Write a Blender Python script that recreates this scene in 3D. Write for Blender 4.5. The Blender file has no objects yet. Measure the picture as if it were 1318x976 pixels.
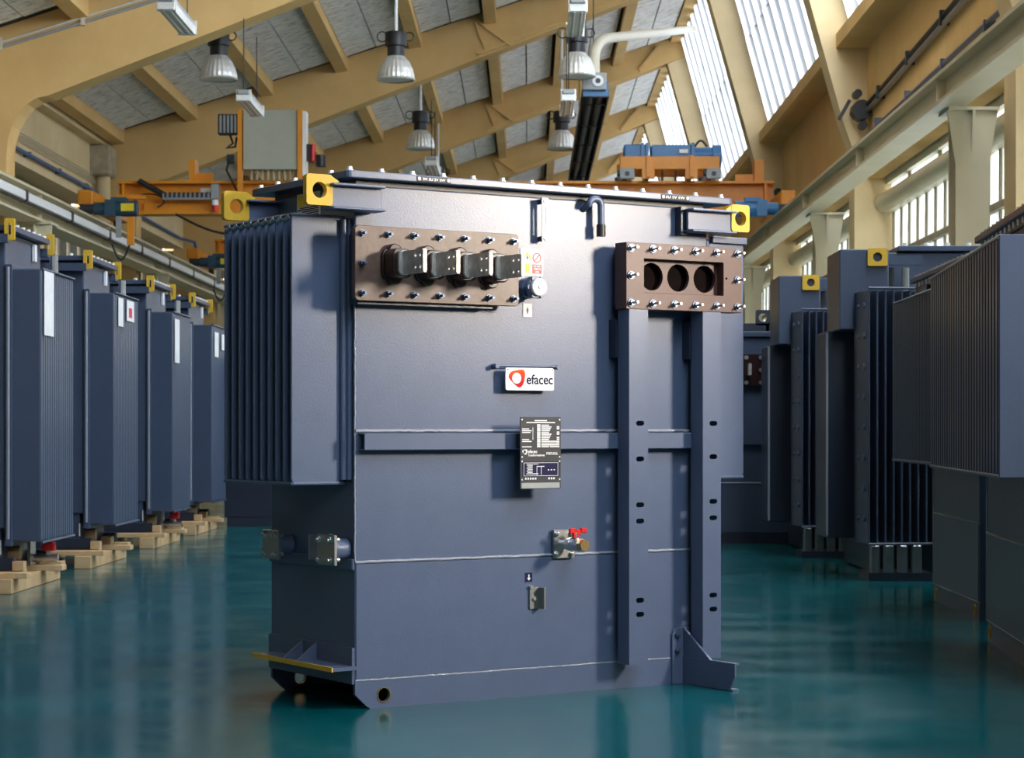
import bpy, bmesh, math, random
from mathutils import Vector, Matrix
random.seed(7)
S = bpy.context.scene
COL = S.collection
PI = math.pi
# ------------------------------------------------------------------ camera
cd = bpy.data.cameras.new('camera')
cam = bpy.data.objects.new('camera', cd); COL.objects.link(cam)
cam.location = (0, 0, 1.1); cam.rotation_euler = (PI/2, 0, 0)
cd.sensor_width = 36; cd.lens = 36*2780/1318
cd.shift_x = -(680-659)/1318; cd.shift_y = (552-488)/1318
cd.clip_end = 400
cd.dof.use_dof = True; cd.dof.focus_distance = 8.75; cd.dof.aperture_fstop = 10
S.camera = cam
# ------------------------------------------------------------------ light
w = bpy.data.worlds.new('overcast_sky'); S.world = w; w.use_nodes = True
bg = w.node_tree.nodes['Background']
bg.inputs[0].default_value = (0.86, 0.93, 1.0, 1); bg.inputs[1].default_value = 4.0
def area(name, loc, aim, sx, sy, power, col):
    l = bpy.data.lights.new(name, 'AREA'); l.shape = 'RECTANGLE'; l.size = sx; l.size_y = sy
    l.energy = power; l.color = col
    o = bpy.data.objects.new(name, l); COL.objects.link(o); o.location = loc
    o.rotation_euler = (Vector(aim)-Vector(loc)).to_track_quat('-Z', 'Y').to_euler()
    return o
# key area lamp added out of view; the right-hand wall has no doorway
k = area('key_lamp', (4.95, 7.0, 2.8), (0.25, 8.9, 1.85), 0.8, 0.9, 46, (1.0, 0.87, 0.72)); k.data.spread = math.radians(70)
# area lamps added inside the unseen nearer bays to brighten the hall
for yb in (-4.5, 5.5, 15.5, 25.5):
    area('added_fill', (4.05, yb, 8.1), (-4.0, yb+2.5, 4.6), 9.0, 3.4, 620, (0.80, 0.90, 1.0))
S.view_settings.view_transform = 'Standard'; S.view_settings.look = 'None'
S.view_settings.gamma = 1; S.view_settings.use_curve_mapping = False
S.view_settings.exposure = 0.78
# ------------------------------------------------------------------ materials
def mat(name, col, rough=.5, metal=0, spec=.5, noise=None, bump=None, coat=0):
    """noise=(scale, amount, dark colour)  bump=(scale, strength)"""
    m = bpy.data.materials.new(name); m.use_nodes = True
    nt = m.node_tree; b = nt.nodes['Principled BSDF']
    b.inputs['Base Color'].default_value = (*col, 1); b.inputs['Roughness'].default_value = rough
    b.inputs['Metallic'].default_value = metal; b.inputs['Specular IOR Level'].default_value = spec
    if coat: b.inputs['Coat Weight'].default_value = coat; b.inputs['Coat Roughness'].default_value = .08
    tc = nt.nodes.new('ShaderNodeTexCoord')
    if noise:
        n = nt.nodes.new('ShaderNodeTexNoise'); n.inputs['Scale'].default_value = noise[0]
        n.inputs['Detail'].default_value = 6; n.inputs['Roughness'].default_value = .65
        r = nt.nodes.new('ShaderNodeValToRGB')
        r.color_ramp.elements[0].position = .38; r.color_ramp.elements[0].color = (*noise[2], 1)
        r.color_ramp.elements[1].position = .38+noise[1]; r.color_ramp.elements[1].color = (*col, 1)
        nt.links.new(tc.outputs['Object'], n.inputs['Vector']); nt.links.new(n.outputs['Fac'], r.inputs['Fac'])
        nt.links.new(r.outputs['Color'], b.inputs['Base Color'])
    if bump:
        n2 = nt.nodes.new('ShaderNodeTexNoise'); n2.inputs['Scale'].default_value = bump[0]; n2.inputs['Detail'].default_value = 3
        bp = nt.nodes.new('ShaderNodeBump'); bp.inputs['Strength'].default_value = bump[1]; bp.inputs['Distance'].default_value = .002
        nt.links.new(tc.outputs['Object'], n2.inputs['Vector']); nt.links.new(n2.outputs['Fac'], bp.inputs['Height'])
        nt.links.new(bp.outputs['Normal'], b.inputs['Normal'])
    return m
M = {}
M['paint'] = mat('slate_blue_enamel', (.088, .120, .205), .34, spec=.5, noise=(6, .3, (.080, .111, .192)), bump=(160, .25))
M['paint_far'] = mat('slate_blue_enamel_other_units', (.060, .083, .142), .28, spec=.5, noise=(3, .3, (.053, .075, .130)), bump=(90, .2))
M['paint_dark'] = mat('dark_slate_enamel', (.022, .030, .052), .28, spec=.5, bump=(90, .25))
M['weld'] = mat('weld_with_highlight', (.26, .29, .36), .18, spec=.8, bump=(260, 1.0))  # paler than the tank: highlights along the beads are put into the colour
M['yellow'] = mat('yellow_lug_paint', (.72, .43, .012), .5, noise=(60, .2, (.62, .40, .05)), bump=(180, .3))
M['bolt'] = mat('zinc_bolt', (.62, .63, .64), .32, metal=1, bump=(120, .2))
M['darkbolt'] = mat('blackened_stud', (.10, .13, .19), .35, metal=.7, bump=(120, .2))
M['white'] = mat('white_enamel', (.82, .83, .84), .4, noise=(30, .2, (.76, .77, .79)))
M['cap'] = mat('white_nylon_cap', (.85, .86, .86), .4)
M['red'] = mat('red_plastic', (.62, .015, .02), .35, noise=(40, .2, (.55, .012, .016)))
M['brown2'] = mat('red_brown_epoxy_resin', (.072, .033, .028), .45, noise=(7, .35, (.095, .046, .038)), bump=(60, .2))
M['brown'] = mat('brown_epoxy_resin', (.082, .047, .038), .42, noise=(9, .35, (.140, .092, .072)), bump=(60, .2))
M['brown_dark'] = mat('brown_glazed_porcelain', (.024, .007, .006), .3, noise=(12, .3, (.02, .006, .005)), coat=.2)
M['tin'] = mat('tinned_copper', (.60, .58, .55), .45, metal=.45, noise=(30, .3, (.38, .37, .36)))
M['steel'] = mat('plain_steel', (.45, .46, .47), .38, metal=1, noise=(15, .3, (.36, .37, .38)))
M['brass'] = mat('brass', (.62, .48, .22), .3, metal=1, noise=(30, .3, (.5, .38, .18)))
M['black'] = mat('black_rubber', (.012, .013, .016), .45, noise=(20, .3, (.018, .018, .02)))
M['hole'] = mat('painted_bore_shade', (.004, .002, .002), .8, spec=.05, noise=(20, .3, (.006, .003, .003)))  # depth shade of the bores put into a near-black colour
M['plate'] = mat('black_anodised_plate', (.036, .039, .046), .5, spec=.3, noise=(14, .3, (.045, .048, .055)))
M['navy_print'] = mat('navy_print', (.012, .012, .055), .6, spec=.2, noise=(50, .3, (.01, .01, .05)))
M['orange_print'] = mat('orange_print', (.85, .16, .015), .45, noise=(50, .3, (.8, .14, .015)))
M['red_print'] = mat('red_print', (.68, .02, .05), .45, noise=(50, .3, (.6, .02, .045)))
M['yellow_print'] = mat('yellow_print', (.85, .68, .03), .5, noise=(50, .3, (.8, .62, .03)))
M['paper'] = mat('white_paper', (.80, .80, .82), .6, noise=(12, .2, (.74, .74, .77)))
M['ochre'] = mat('ochre_limewash', (.78, .52, .225), .8, spec=.2, noise=(1.1, .35, (.68, .44, .18)), bump=(9, .5))
M['cream'] = mat('cream_limewash', (.82, .65, .40), .8, spec=.2, noise=(1.4, .35, (.72, .56, .32)), bump=(9, .5))
M['creamsteel'] = mat('cream_steel_paint', (.68, .61, .43), .42, noise=(2.2, .35, (.62, .55, .38)))
M['dark_wall'] = mat('dark_low_bounce_wall', (.045, .05, .06), .6, noise=(1, .3, (.035, .04, .05)))  # for walls out of view, coloured dark to cut bounced light
M['concrete'] = mat('bare_concrete', (.54, .46, .34), .9, spec=.2, noise=(5, .3, (.38, .32, .23)), bump=(22, .8))
M['crane'] = mat('crane_orange', (.80, .30, .015), .45, noise=(3, .35, (.68, .24, .012)))
M['motor'] = mat('motor_blue', (.03, .18, .42), .4, noise=(8, .3, (.025, .15, .36)))
M['motor_dark'] = mat('motor_petrol', (.03, .085, .13), .4, noise=(8, .3, (.025, .07, .11)))
M['cabinet'] = mat('cabinet_grey', (.42, .42, .34), .5, noise=(4, .3, (.39, .39, .315)))
M['grey'] = mat('mid_grey_paint', (.33, .35, .36), .45, noise=(10, .3, (.29, .31, .32)))
M['pipe'] = mat('ivory_pipe', (.72, .66, .52), .35, noise=(8, .3, (.66, .60, .46)))
M['ivory'] = mat('ivory_panel', (.80, .79, .68), .5, noise=(3, .3, (.74, .73, .62)))
M['slatepipe'] = mat('slate_blue_pipe', (.10, .11, .17), .4, noise=(8, .3, (.085, .095, .15)))
M['bluepipe'] = mat('blue_pipe', (.06, .13, .30), .4, noise=(8, .3, (.05, .11, .26)))
M['wood'] = mat('pine_wood', (.62, .44, .25), .7, spec=.25, noise=(7, .35, (.50, .33, .17)), bump=(30, .4))
M['alu'] = mat('spun_aluminium', (.86, .85, .82), .42, metal=.55, noise=(6, .3, (.72, .71, .69)))
M['galv'] = mat('galvanised_duct', (.42, .44, .45), .35, metal=.8, noise=(4, .3, (.36, .37, .38)))
M['lens'] = mat('clear_lens_cover', (.78, .78, .76), .2, noise=(14, .3, (.70, .70, .68)))
# wood-wool roof boards
def board_mat():
    m = mat('wood_wool_board', (.50, .49, .47), .95, spec=.1)
    nt = m.node_tree; b = nt.nodes['Principled BSDF']; tc = nt.nodes['Texture Coordinate']
    mp = nt.nodes.new('ShaderNodeMapping'); mp.inputs['Scale'].default_value = (1, 3.2, 2)
    n = nt.nodes.new('ShaderNodeTexNoise'); n.inputs['Scale'].default_value = 4.5; n.inputs['Detail'].default_value = 9; n.inputs['Roughness'].default_value = .75
    r = nt.nodes.new('ShaderNodeValToRGB')
    e = r.color_ramp.elements; e[0].position = .36; e[0].color = (.30, .28, .25, 1); e[1].position = .58; e[1].color = (.93, .90, .86, 1)
    k = e.new(.47); k.color = (.76, .73, .69, 1)
    nt.links.new(tc.outputs['Object'], mp.inputs['Vector']); nt.links.new(mp.outputs[0], n.inputs['Vector'])
    nt.links.new(n.outputs['Fac'], r.inputs['Fac']); nt.links.new(r.outputs['Color'], b.inputs['Base Color'])
    return m
M['board'] = board_mat()
M['joint'] = mat('dark_joint', (.03, .028, .025), .9)
def floor_mat():
    m = mat('teal_epoxy', (.0, .085, .095), .16, spec=.55)
    nt = m.node_tree; b = nt.nodes['Principled BSDF']; tc = nt.nodes['Texture Coordinate']
    n = nt.nodes.new('ShaderNodeTexNoise'); n.inputs['Scale'].default_value = .9; n.inputs['Detail'].default_value = 7
    r = nt.nodes.new('ShaderNodeValToRGB'); e = r.color_ramp.elements
    e[0].position = .35; e[0].color = (.0, .078, .096, 1); e[1].position = .68; e[1].color = (.002, .118, .140, 1)
    nt.links.new(tc.outputs['Object'], n.inputs['Vector']); nt.links.new(n.outputs['Fac'], r.inputs['Fac'])
    # pale scuffs
    n3 = nt.nodes.new('ShaderNodeTexNoise'); n3.inputs['Scale'].default_value = 26; n3.inputs['Detail'].default_value = 4
    mp = nt.nodes.new('ShaderNodeMapping'); mp.inputs['Scale'].default_value = (1, 3.0, 1); mp.inputs['Rotation'].default_value = (0, 0, .5)
    r3 = nt.nodes.new('ShaderNodeValToRGB'); f = r3.color_ramp.elements; f[0].position = .69; f[0].color = (0, 0, 0, 1); f[1].position = .74; f[1].color = (.55, .55, .55, 1)
    nt.links.new(tc.outputs['Object'], mp.inputs['Vector']); nt.links.new(mp.outputs[0], n3.inputs['Vector']); nt.links.new(n3.outputs['Fac'], r3.inputs['Fac'])
    mx = nt.nodes.new('ShaderNodeMixRGB'); mx.inputs[2].default_value = (.22, .33, .31, 1)
    nt.links.new(r3.outputs['Color'], mx.inputs[0]); nt.links.new(r.outputs['Color'], mx.inputs[1]); nt.links.new(mx.outputs[0], b.inputs['Base Color'])
    n2 = nt.nodes.new('ShaderNodeTexNoise'); n2.inputs['Scale'].default_value = 1.7; n2.inputs['Detail'].default_value = 8
    mr = nt.nodes.new('ShaderNodeMapRange'); mr.inputs['From Min'].default_value = .3; mr.inputs['From Max'].default_value = .7
    mr.inputs['To Min'].default_value = .10; mr.inputs['To Max'].default_value = .22
    nt.links.new(tc.outputs['Object'], n2.inputs['Vector']); nt.links.new(n2.outputs['Fac'], mr.inputs['Value']); nt.links.new(mr.outputs[0], b.inputs['Roughness'])
    n4 = nt.nodes.new('ShaderNodeTexNoise'); n4.inputs['Scale'].default_value = 3.5; n4.inputs['Detail'].default_value = 4
    bp = nt.nodes.new('ShaderNodeBump'); bp.inputs['Strength'].default_value = .12; bp.inputs['Distance'].default_value = .01
    nt.links.new(tc.outputs['Object'], n4.inputs['Vector']); nt.links.new(n4.outputs['Fac'], bp.inputs['Height']); nt.links.new(bp.outputs['Normal'], b.inputs['Normal'])
    return m
M['floor'] = floor_mat()
def sheet_mat(name, t, d):
    m = bpy.data.materials.new(name); m.use_nodes = True; nt = m.node_tree; nt.nodes.clear()
    o = nt.nodes.new('ShaderNodeOutputMaterial'); a = nt.nodes.new('ShaderNodeBsdfTranslucent'); b = nt.nodes.new('ShaderNodeBsdfDiffuse')
    mx = nt.nodes.new('ShaderNodeAddShader')
    tc = nt.nodes.new('ShaderNodeTexCoord'); n = nt.nodes.new('ShaderNodeTexNoise'); n.inputs['Scale'].default_value = 1.3; n.inputs['Detail'].default_value = 6
    r = nt.nodes.new('ShaderNodeValToRGB'); e = r.color_ramp.elements
    e[0].position = .32; e[0].color = tuple(c*.72 for c in t)+(1,); e[1].position = .5; e[1].color = (*t, 1)
    nt.links.new(tc.outputs['Object'], n.inputs['Vector']); nt.links.new(n.outputs['Fac'], r.inputs['Fac']); nt.links.new(r.outputs['Color'], a.inputs[0])
    b.inputs[0].default_value = (*d, 1)
    nt.links.new(a.outputs[0], mx.inputs[0]); nt.links.new(b.outputs[0], mx.inputs[1]); nt.links.new(mx.outputs[0], o.inputs[0])
    return m
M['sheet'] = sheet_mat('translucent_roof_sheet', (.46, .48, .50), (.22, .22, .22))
def paint_groove_shade(m):
    """shade of the corrugation painted into the outer valleys, one valley every 0.95 m"""
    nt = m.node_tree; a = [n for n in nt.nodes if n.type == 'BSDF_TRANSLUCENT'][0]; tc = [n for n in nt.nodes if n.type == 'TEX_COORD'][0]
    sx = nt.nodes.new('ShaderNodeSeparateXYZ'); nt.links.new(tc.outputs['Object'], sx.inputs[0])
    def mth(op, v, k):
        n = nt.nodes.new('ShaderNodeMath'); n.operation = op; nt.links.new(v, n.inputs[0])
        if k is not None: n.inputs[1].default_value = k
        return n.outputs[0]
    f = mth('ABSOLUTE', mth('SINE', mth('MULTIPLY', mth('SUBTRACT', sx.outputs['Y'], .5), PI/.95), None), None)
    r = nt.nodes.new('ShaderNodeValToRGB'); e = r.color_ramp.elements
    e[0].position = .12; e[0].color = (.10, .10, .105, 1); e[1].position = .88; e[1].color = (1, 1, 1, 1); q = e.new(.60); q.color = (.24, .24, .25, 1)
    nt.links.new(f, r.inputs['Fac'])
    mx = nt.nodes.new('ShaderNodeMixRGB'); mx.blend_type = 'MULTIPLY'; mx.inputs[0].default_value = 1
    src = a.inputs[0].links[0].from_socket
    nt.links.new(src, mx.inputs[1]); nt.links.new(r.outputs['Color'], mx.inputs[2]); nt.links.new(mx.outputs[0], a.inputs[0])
paint_groove_shade(M['sheet'])
M['winglass_dim'] = sheet_mat('dimmed_left_glass', (.09, .09, .09), (.2, .17, .11))  # transmission set low to hold down the light from the left windows
M['winglass'] = sheet_mat('cast_channel_glass', (.60, .60, .57), (.18, .18, .17))
# ------------------------------------------------------------------ mesh helpers
class MB:
    def __init__(s): s.v = []; s.f = []
    def add(s, vs, fs):
        o = len(s.v); s.v += [tuple(v) for v in vs]; s.f += [tuple(i+o for i in f) for f in fs]; return s
    def box(s, x0, x1, y0, y1, z0, z1):
        return s.add([(x0,y0,z0),(x1,y0,z0),(x1,y1,z0),(x0,y1,z0),(x0,y0,z1),(x1,y0,z1),(x1,y1,z1),(x0,y1,z1)],
                     [(3,2,1,0),(4,5,6,7),(0,1,5,4),(1,2,6,5),(2,3,7,6),(3,0,4,7)])
    def beam(s, p, q, wd, ht, up=(0,0,1)):
        p = Vector(p); q = Vector(q); d = (q-p).normalized(); u = Vector(up); sd = d.cross(u)
        if sd.length < 1e-6: sd = Vector((1,0,0))
        sd.normalize(); u = sd.cross(d)
        c = [sd*a*wd/2+u*b*ht/2 for a, b in ((-1,-1),(1,-1),(1,1),(-1,1))]
        return s.add([p+k for k in c]+[q+k for k in c], [(3,2,1,0),(4,5,6,7),(0,1,5,4),(1,2,6,5),(2,3,7,6),(3,0,4,7)])
    def prism(s, poly, ax, a, b):
        """extrude a 2-D polygon; ax = axis of extrusion; poly coords are the two other axes in order"""
        def P(p, t):
            return {'x': (t, p[0], p[1]), 'y': (p[0], t, p[1]), 'z': (p[0], p[1], t)}[ax]
        n = len(poly)
        vs = [P(p, a) for p in poly]+[P(p, b) for p in poly]
        fs = [tuple(range(n)), tuple(range(2*n-1, n-1, -1))]+[(i, i+n, (i+1) % n+n, (i+1) % n) for i in range(n)]
        return s.add(vs, fs)
    def ring(s, outer, inner, ax, a, b):
        """plate with a hole: outer and inner loops have the same count"""
        def P(p, t):
            return {'x': (t, p[0], p[1]), 'y': (p[0], t, p[1]), 'z': (p[0], p[1], t)}[ax]
        n = len(outer)
        vs = [P(p, a) for p in outer]+[P(p, a) for p in inner]+[P(p, b) for p in outer]+[P(p, b) for p in inner]
        fs = []
        for i in range(n):
            j = (i+1) % n
            fs += [(i, j, j+n, i+n), (i+2*n, i+3*n, j+3*n, j+2*n), (i, i+2*n, j+2*n, j), (i+n, j+n, j+3*n, i+3*n)]
        return s.add(vs, fs)
    def cyl(s, p, q, r, n=12, r2=None, cap=True):
        p = Vector(p); q = Vector(q); d = (q-p).normalized(); r2 = r if r2 is None else r2
        a = d.orthogonal().normalized(); b = d.cross(a)
        ang = [2*PI*i/n for i in range(n)]
        vs = [p+(a*math.cos(t)+b*math.sin(t))*r for t in ang]+[q+(a*math.cos(t)+b*math.sin(t))*r2 for t in ang]
        fs = [(i, (i+1) % n, (i+1) % n+n, i+n) for i in range(n)]
        if cap: fs += [tuple(range(n-1, -1, -1)), tuple(range(n, 2*n))]
        return s.add(vs, fs)
    def tube(s, pts, r, n=10):
        pts = [Vector(p) for p in pts]; m = len(pts); vs = []; fs = []; prev = None
        for i, p in enumerate(pts):
            d = ((pts[min(i+1, m-1)]-p).normalized() if i < m-1 else Vector())+((p-pts[max(i-1, 0)]).normalized() if i else Vector())
            d.normalize()
            a = d.orthogonal().normalized() if prev is None else (prev-d*prev.dot(d)).normalized()
            prev = a; b = d.cross(a)
            vs += [p+(a*math.cos(2*PI*k/n)+b*math.sin(2*PI*k/n))*r for k in range(n)]
        for i in range(m-1):
            for k in range(n):
                fs.append((i*n+k, i*n+(k+1) % n, (i+1)*n+(k+1) % n, (i+1)*n+k))
        fs += [tuple(range(n-1, -1, -1)), tuple(range((m-1)*n, m*n))]
        return s.add(vs, fs)
    def lathe(s, prof, c=(0,0,0), n=24, flute=0):
        c = Vector(c); vs = []; fs = []; m = len(prof)
        for r, z in prof:
            for k in range(n):
                rr = r*(1+(flute if k % 2 else -flute)) if r > .1 else r
                vs.append(c+Vector((rr*math.cos(2*PI*k/n), rr*math.sin(2*PI*k/n), z)))
        for i in range(m-1):
            for k in range(n):
                fs.append((i*n+k, i*n+(k+1) % n, (i+1)*n+(k+1) % n, (i+1)*n+k))
        return s.add(vs, fs)
    def build(s, name, m, parent=None, smooth=None, bevel=0, loc=None, seg=1):
        me = bpy.data.meshes.new(name); me.from_pydata(s.v, [], s.f)
        bm = bmesh.new(); bm.from_mesh(me); bmesh.ops.recalc_face_normals(bm, faces=bm.faces); bm.to_mesh(me); bm.free()
        me.materials.append(M[m] if isinstance(m, str) else m)
        if smooth:
            me.polygons.foreach_set('use_smooth', [True]*len(me.polygons)); me.set_sharp_from_angle(angle=math.radians(smooth))
        o = bpy.data.objects.new(name, me); COL.objects.link(o)
        if parent: o.parent = parent
        if loc: o.location = loc
        if bevel:
            bv = o.modifiers.new('bevel', 'BEVEL'); bv.width = bevel; bv.segments = seg; bv.limit_method = 'ANGLE'; bv.angle_limit = math.radians(40)
        return o
def tag(o, label=None, cat=None, group=None, kind=None):
    if label: o['label'] = label
    if cat: o['category'] = cat
    if group: o['group'] = group
    if kind: o['kind'] = kind
    return o
def thing(name, label, cat, loc=(0,0,0), rz=0, group=None, kind=None):
    o = bpy.data.objects.new(name, None); COL.objects.link(o); o.empty_display_size = .1
    o.location = loc; o.rotation_euler = (0, 0, rz)
    return tag(o, label, cat, group, kind)
def copy_part(o, loc, parent=None):
    c = o.copy(); COL.objects.link(c); c.location = loc
    if parent: c.parent = parent
    for ch in list(o.children):
        g = ch.copy(); COL.objects.link(g); g.parent = c
    return c
def copy_tree(root, loc, label, rz=None):
    r = root.copy(); COL.objects.link(r); r.location = loc; r['label'] = label
    if rz is not None: r.rotation_euler = (0, 0, rz)
    for ch in list(root.children):
        c = ch.copy(); COL.objects.link(c); c.parent = r
        for g in list(ch.children):
            d = g.copy(); COL.objects.link(d); d.parent = c
    return r
def circ(cx, cz, r, n=24, ry=None):
    ry = ry or r
    return [(cx+r*math.cos(2*PI*i/n), cz+ry*math.sin(2*PI*i/n)) for i in range(n)]
def rrect(x0, x1, z0, z1, r, n=24):
    """rounded rectangle with n points (n divisible by 4), starting on the +x side like circ"""
    q = n//4; out = []
    for k, (cx, cz) in enumerate(((x1-r, z1-r), (x0+r, z1-r), (x0+r, z0+r), (x1-r, z0+r))):
        for i in range(q):
            t = PI/2*k+PI/2*i/(q-1)
            out.append((cx+r*math.cos(t), cz+r*math.sin(t)))
    return out
def stadium(cx, cz, hw, hh, n=24):
    return rrect(cx-hw, cx+hw, cz-hh, cz+hh, min(hh, hw)*.999, n)
def text(body, size, x, z, y, m, parent, name='lettering', align='LEFT', sx=1, bold=.018):
    c = bpy.data.curves.new(name, 'FONT'); c.body = body; c.size = size; c.align_x = align; c.extrude = .0004; c.offset = size*bold
    t = bpy.data.objects.new(name, c); COL.objects.link(t)
    me = bpy.data.meshes.new_from_object(t); bpy.data.objects.remove(t); bpy.data.curves.remove(c)
    for v in me.vertices:
        v.co = (v.co.x*sx+x, y-v.co.z, v.co.y+z)
    me.materials.clear(); me.materials.append(M[m]); me.name = name
    o = bpy.data.objects.new(name, me); COL.objects.link(o); o.parent = parent
    return o
# ------------------------------------------------------------------ the hall
def struct(o): o['kind'] = 'structure'; return o
def roofz(x): return 9.053+.325*x
FR = [.2+10*i for i in range(-1, 11)]           # portal frames, every ten metres
struct(MB().box(-13, 9, -14, 108, -.2, 0).build('floor', 'floor'))
ceil = struct(MB().prism([(-8.3, roofz(-8.3)+.07), (3.9, roofz(3.9)+.07), (3.9, roofz(3.9)+.3), (-8.3, roofz(-8.3)+.3)], 'y', -14, 108).build('ceiling', 'joint'))
PX = [-7.62, -6.26, -4.86, -3.47, -2.1, -.71, .68, 2.07, 3.30]
pur = None
for x in PX[:-1]:
    mb = MB().prism([(x-.11, roofz(x)-.20), (x+.11, roofz(x)-.165), (x+.11, roofz(x+.11)+.07), (x-.11, roofz(x-.11)+.07)], 'y', .5, 10)
    base = mb.build('purlin', 'ochre', ceil, loc=(0, FR[2], 0))
    for y in FR[3:9]: copy_part(base, (0, y, 0), ceil)
rb = MB().box(3.30, 3.58, .5, 10, 10.08, 10.5).build('ridge_beam', 'ochre', ceil, loc=(0, FR[2], 0))
for y in FR[3:10]: copy_part(rb, (0, y, 0), ceil)
for i, x in enumerate(PX[:-1]):
    xa, xb = x+.12, PX[i+1]-.18 if i < len(PX)-2 else 3.28
    xm = (xa+xb)/2
    protos = []
    for (a, b) in ((xa, xm-.012), (xm+.012, xb)):
        t = random.uniform(-.008, .008)
        protos.append(MB().prism([(a, roofz(a)+t), (b, roofz(b)-t), (b, roofz(b)+.05), (a, roofz(a)+.05)], 'y', 0, 1))
    for by in FR[3:7]:
        for k in range(3):
            for p in protos:
                q = MB(); y0 = by+.62+k*3.0; q.v = [(v[0], y0+v[1]*2.97, v[2]) for v in p.v]; q.f = p.f
                q.build('roof_board', 'board', ceil)
    for by in (FR[2], FR[7], FR[8], FR[9]):
        MB().prism([(xa, roofz(xa)), (xb, roofz(xb)), (xb, roofz(xb)+.05), (xa, roofz(xa)+.05)], 'y', by+.62, by+9.6).build('roof_board', 'board', ceil)
# portal frames: leg, haunched beam, ridge, raking post of the north light
arc = [(-6.72-.58*math.sin(t)+0, 5.76-.84*(1-math.cos(t))) for t in [PI/2*i/6 for i in range(7)]]
prof = [(3.23, 9.60)]+arc+[(-7.30, 0), (-8.25, 0), (-8.25, roofz(-8.25)+.06), (3.55, roofz(3.55)+.06), (3.80, 10.2), (3.84, 9.83)]
post = [(3.235, 9.59), (3.84, 9.82), (4.05, 9.2), (5.06, 5.6), (5.12, 5.2), (5.12, 0), (4.56, 0), (4.56, 4.95), (4.40, 5.40)]
pm_ = None
fm = None
for i, y in enumerate(FR):
    o = MB().prism(prof, 'y', 0, .5).build('trim_%d' % (i+1), 'ochre') if fm is None else None
    if o is None:
        o = bpy.data.objects.new('trim_%d' % (i+1), fm); COL.objects.link(o)
    fm = o.data; o.location = (0, y, 0); struct(o)
    if pm_ is None: pm_ = MB().prism(post, 'y', 0, .5).build('raking_post', 'cream', o)
    else: copy_part(pm_, (0, 0, 0), o)
    if 4 <= i <= 8:
        MB().beam((-.95, -.04, 8.70), (-.32, -.04, 8.24), .07, .08, (0, 1, 0)).build('gusset_strut', 'ochre', o)
        MB().beam((-1.02, -.03, 8.78), (-.78, -.03, 8.13), .05, .05, (0, 1, 0)).build('joint_strip', 'ochre', o)
        MB().beam((3.03, -.04, 9.98), (2.58, -.04, 9.42), .07, .08, (0, 1, 0)).build('gusset_strut', 'ochre', o)
        MB().beam((2.05, -.03, 9.20), (-.95, -.03, 8.07), .06, .05, (0, 0, 1)).build('edge_strip', 'ochre', o)
# north light glazing, one window per bay
def gx(z): return 3.74+.275*(9.6-z)
def corr(z0, z1, y0, y1, off):
    n = int((y1-y0)/.0792); mb = MB(); vs = []; fs = []
    for k in range(n+1):
        y = y0+(y1-y0)*k/n; ph = (y-y0)/.95*2*PI
        d = .10*abs(math.sin(ph/2))**.8
        vs += [(gx(z0)-d+off, y, z0), (gx(z1)-d+off, y, z1)]
    for k in range(n): fs.append((2*k, 2*k+2, 2*k+3, 2*k+1))
    return mb.add(vs, fs)
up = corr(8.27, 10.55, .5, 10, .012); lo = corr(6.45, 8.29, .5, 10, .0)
win = []
for i, y in enumerate(FR[:-1]):
    wnd = thing('window_%d' % (i+1), None, None, (0, y, 0)); struct(wnd)
    if not win:
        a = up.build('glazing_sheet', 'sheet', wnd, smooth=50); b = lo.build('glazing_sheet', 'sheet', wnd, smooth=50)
        c = MB().beam((gx(8.26)+.16, .5, 8.26), (gx(8.26)+.16, 10, 8.26), .05, .09).build('glazing_rail', 'concrete', wnd)
        win = [a, b, c]
    else:
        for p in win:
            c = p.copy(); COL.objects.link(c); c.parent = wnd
# right wall: upper panels and sills, ivory band, light slit, rounded duct, channel glass
wr = thing('wall_right', None, None); struct(wr)
pan = MB().box(4.74, 4.95, .5, 10, 4.60, 6.55).build('wall_panel', 'ochre', wr, loc=(0, FR[0], 0))
sil = MB().box(4.30, 4.76, .5, 10, 6.42, 6.62).build('sill_beam', 'ochre', wr, loc=(0, FR[0], 0))
band = MB().box(5.00, 5.10, .5, 10, 4.52, 4.88).build('ivory_band', 'ivory', wr, loc=(0, FR[0], 0))
for y in FR[1:-1]:
    for p in (pan, sil, band): copy_part(p, (0, y, 0), wr)
MB().box(5.02, 5.2, -14, 108, 0, 1.1).build('plinth', 'cream', wr)
MB().box(4.80, 5.30, -14, 108, 4.84, 4.90).build('ledge', 'cream', wr)
w12 = thing('window_12', None, None); struct(w12)
pane = MB().box(5.10, 5.13, 0, .56, 1.1, 3.46).build('pane', 'winglass', w12, loc=(0, 14.0, 0))
pane2 = MB().box(5.10, 5.13, 0, .56, 3.54, 4.14).build('pane', 'winglass', w12, loc=(0, 14.0, 0))
mul = MB().box(5.075, 5.16, -.03, .03, 1.1, 4.14).build('mullion', 'concrete', w12, loc=(0, 13.97, 0))
slit = MB().box(5.08, 5.10, 0, 1.9, 4.38, 4.52).build('slit_pane', 'winglass', w12, loc=(0, 14, 0))
slitm = MB().box(5.07, 5.12, 0, .22, 4.38, 4.52).build('slit_mullion', 'creamsteel', w12, loc=(0, 15.9, 0))
for k in range(1, 75):
    for p, dy in ((pane, 14), (pane2, 14), (mul, 13.97)): copy_part(p, (0, dy+.62*k, 0), w12)
for k in range(1, 22):
    copy_part(slit, (0, 14+2.12*k, 0), w12); copy_part(slitm, (0, 15.9+2.12*k, 0), w12)
MB().box(5.04, 5.14, 14, 60, 3.46, 3.54).build('transom', 'concrete', w12)
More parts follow.
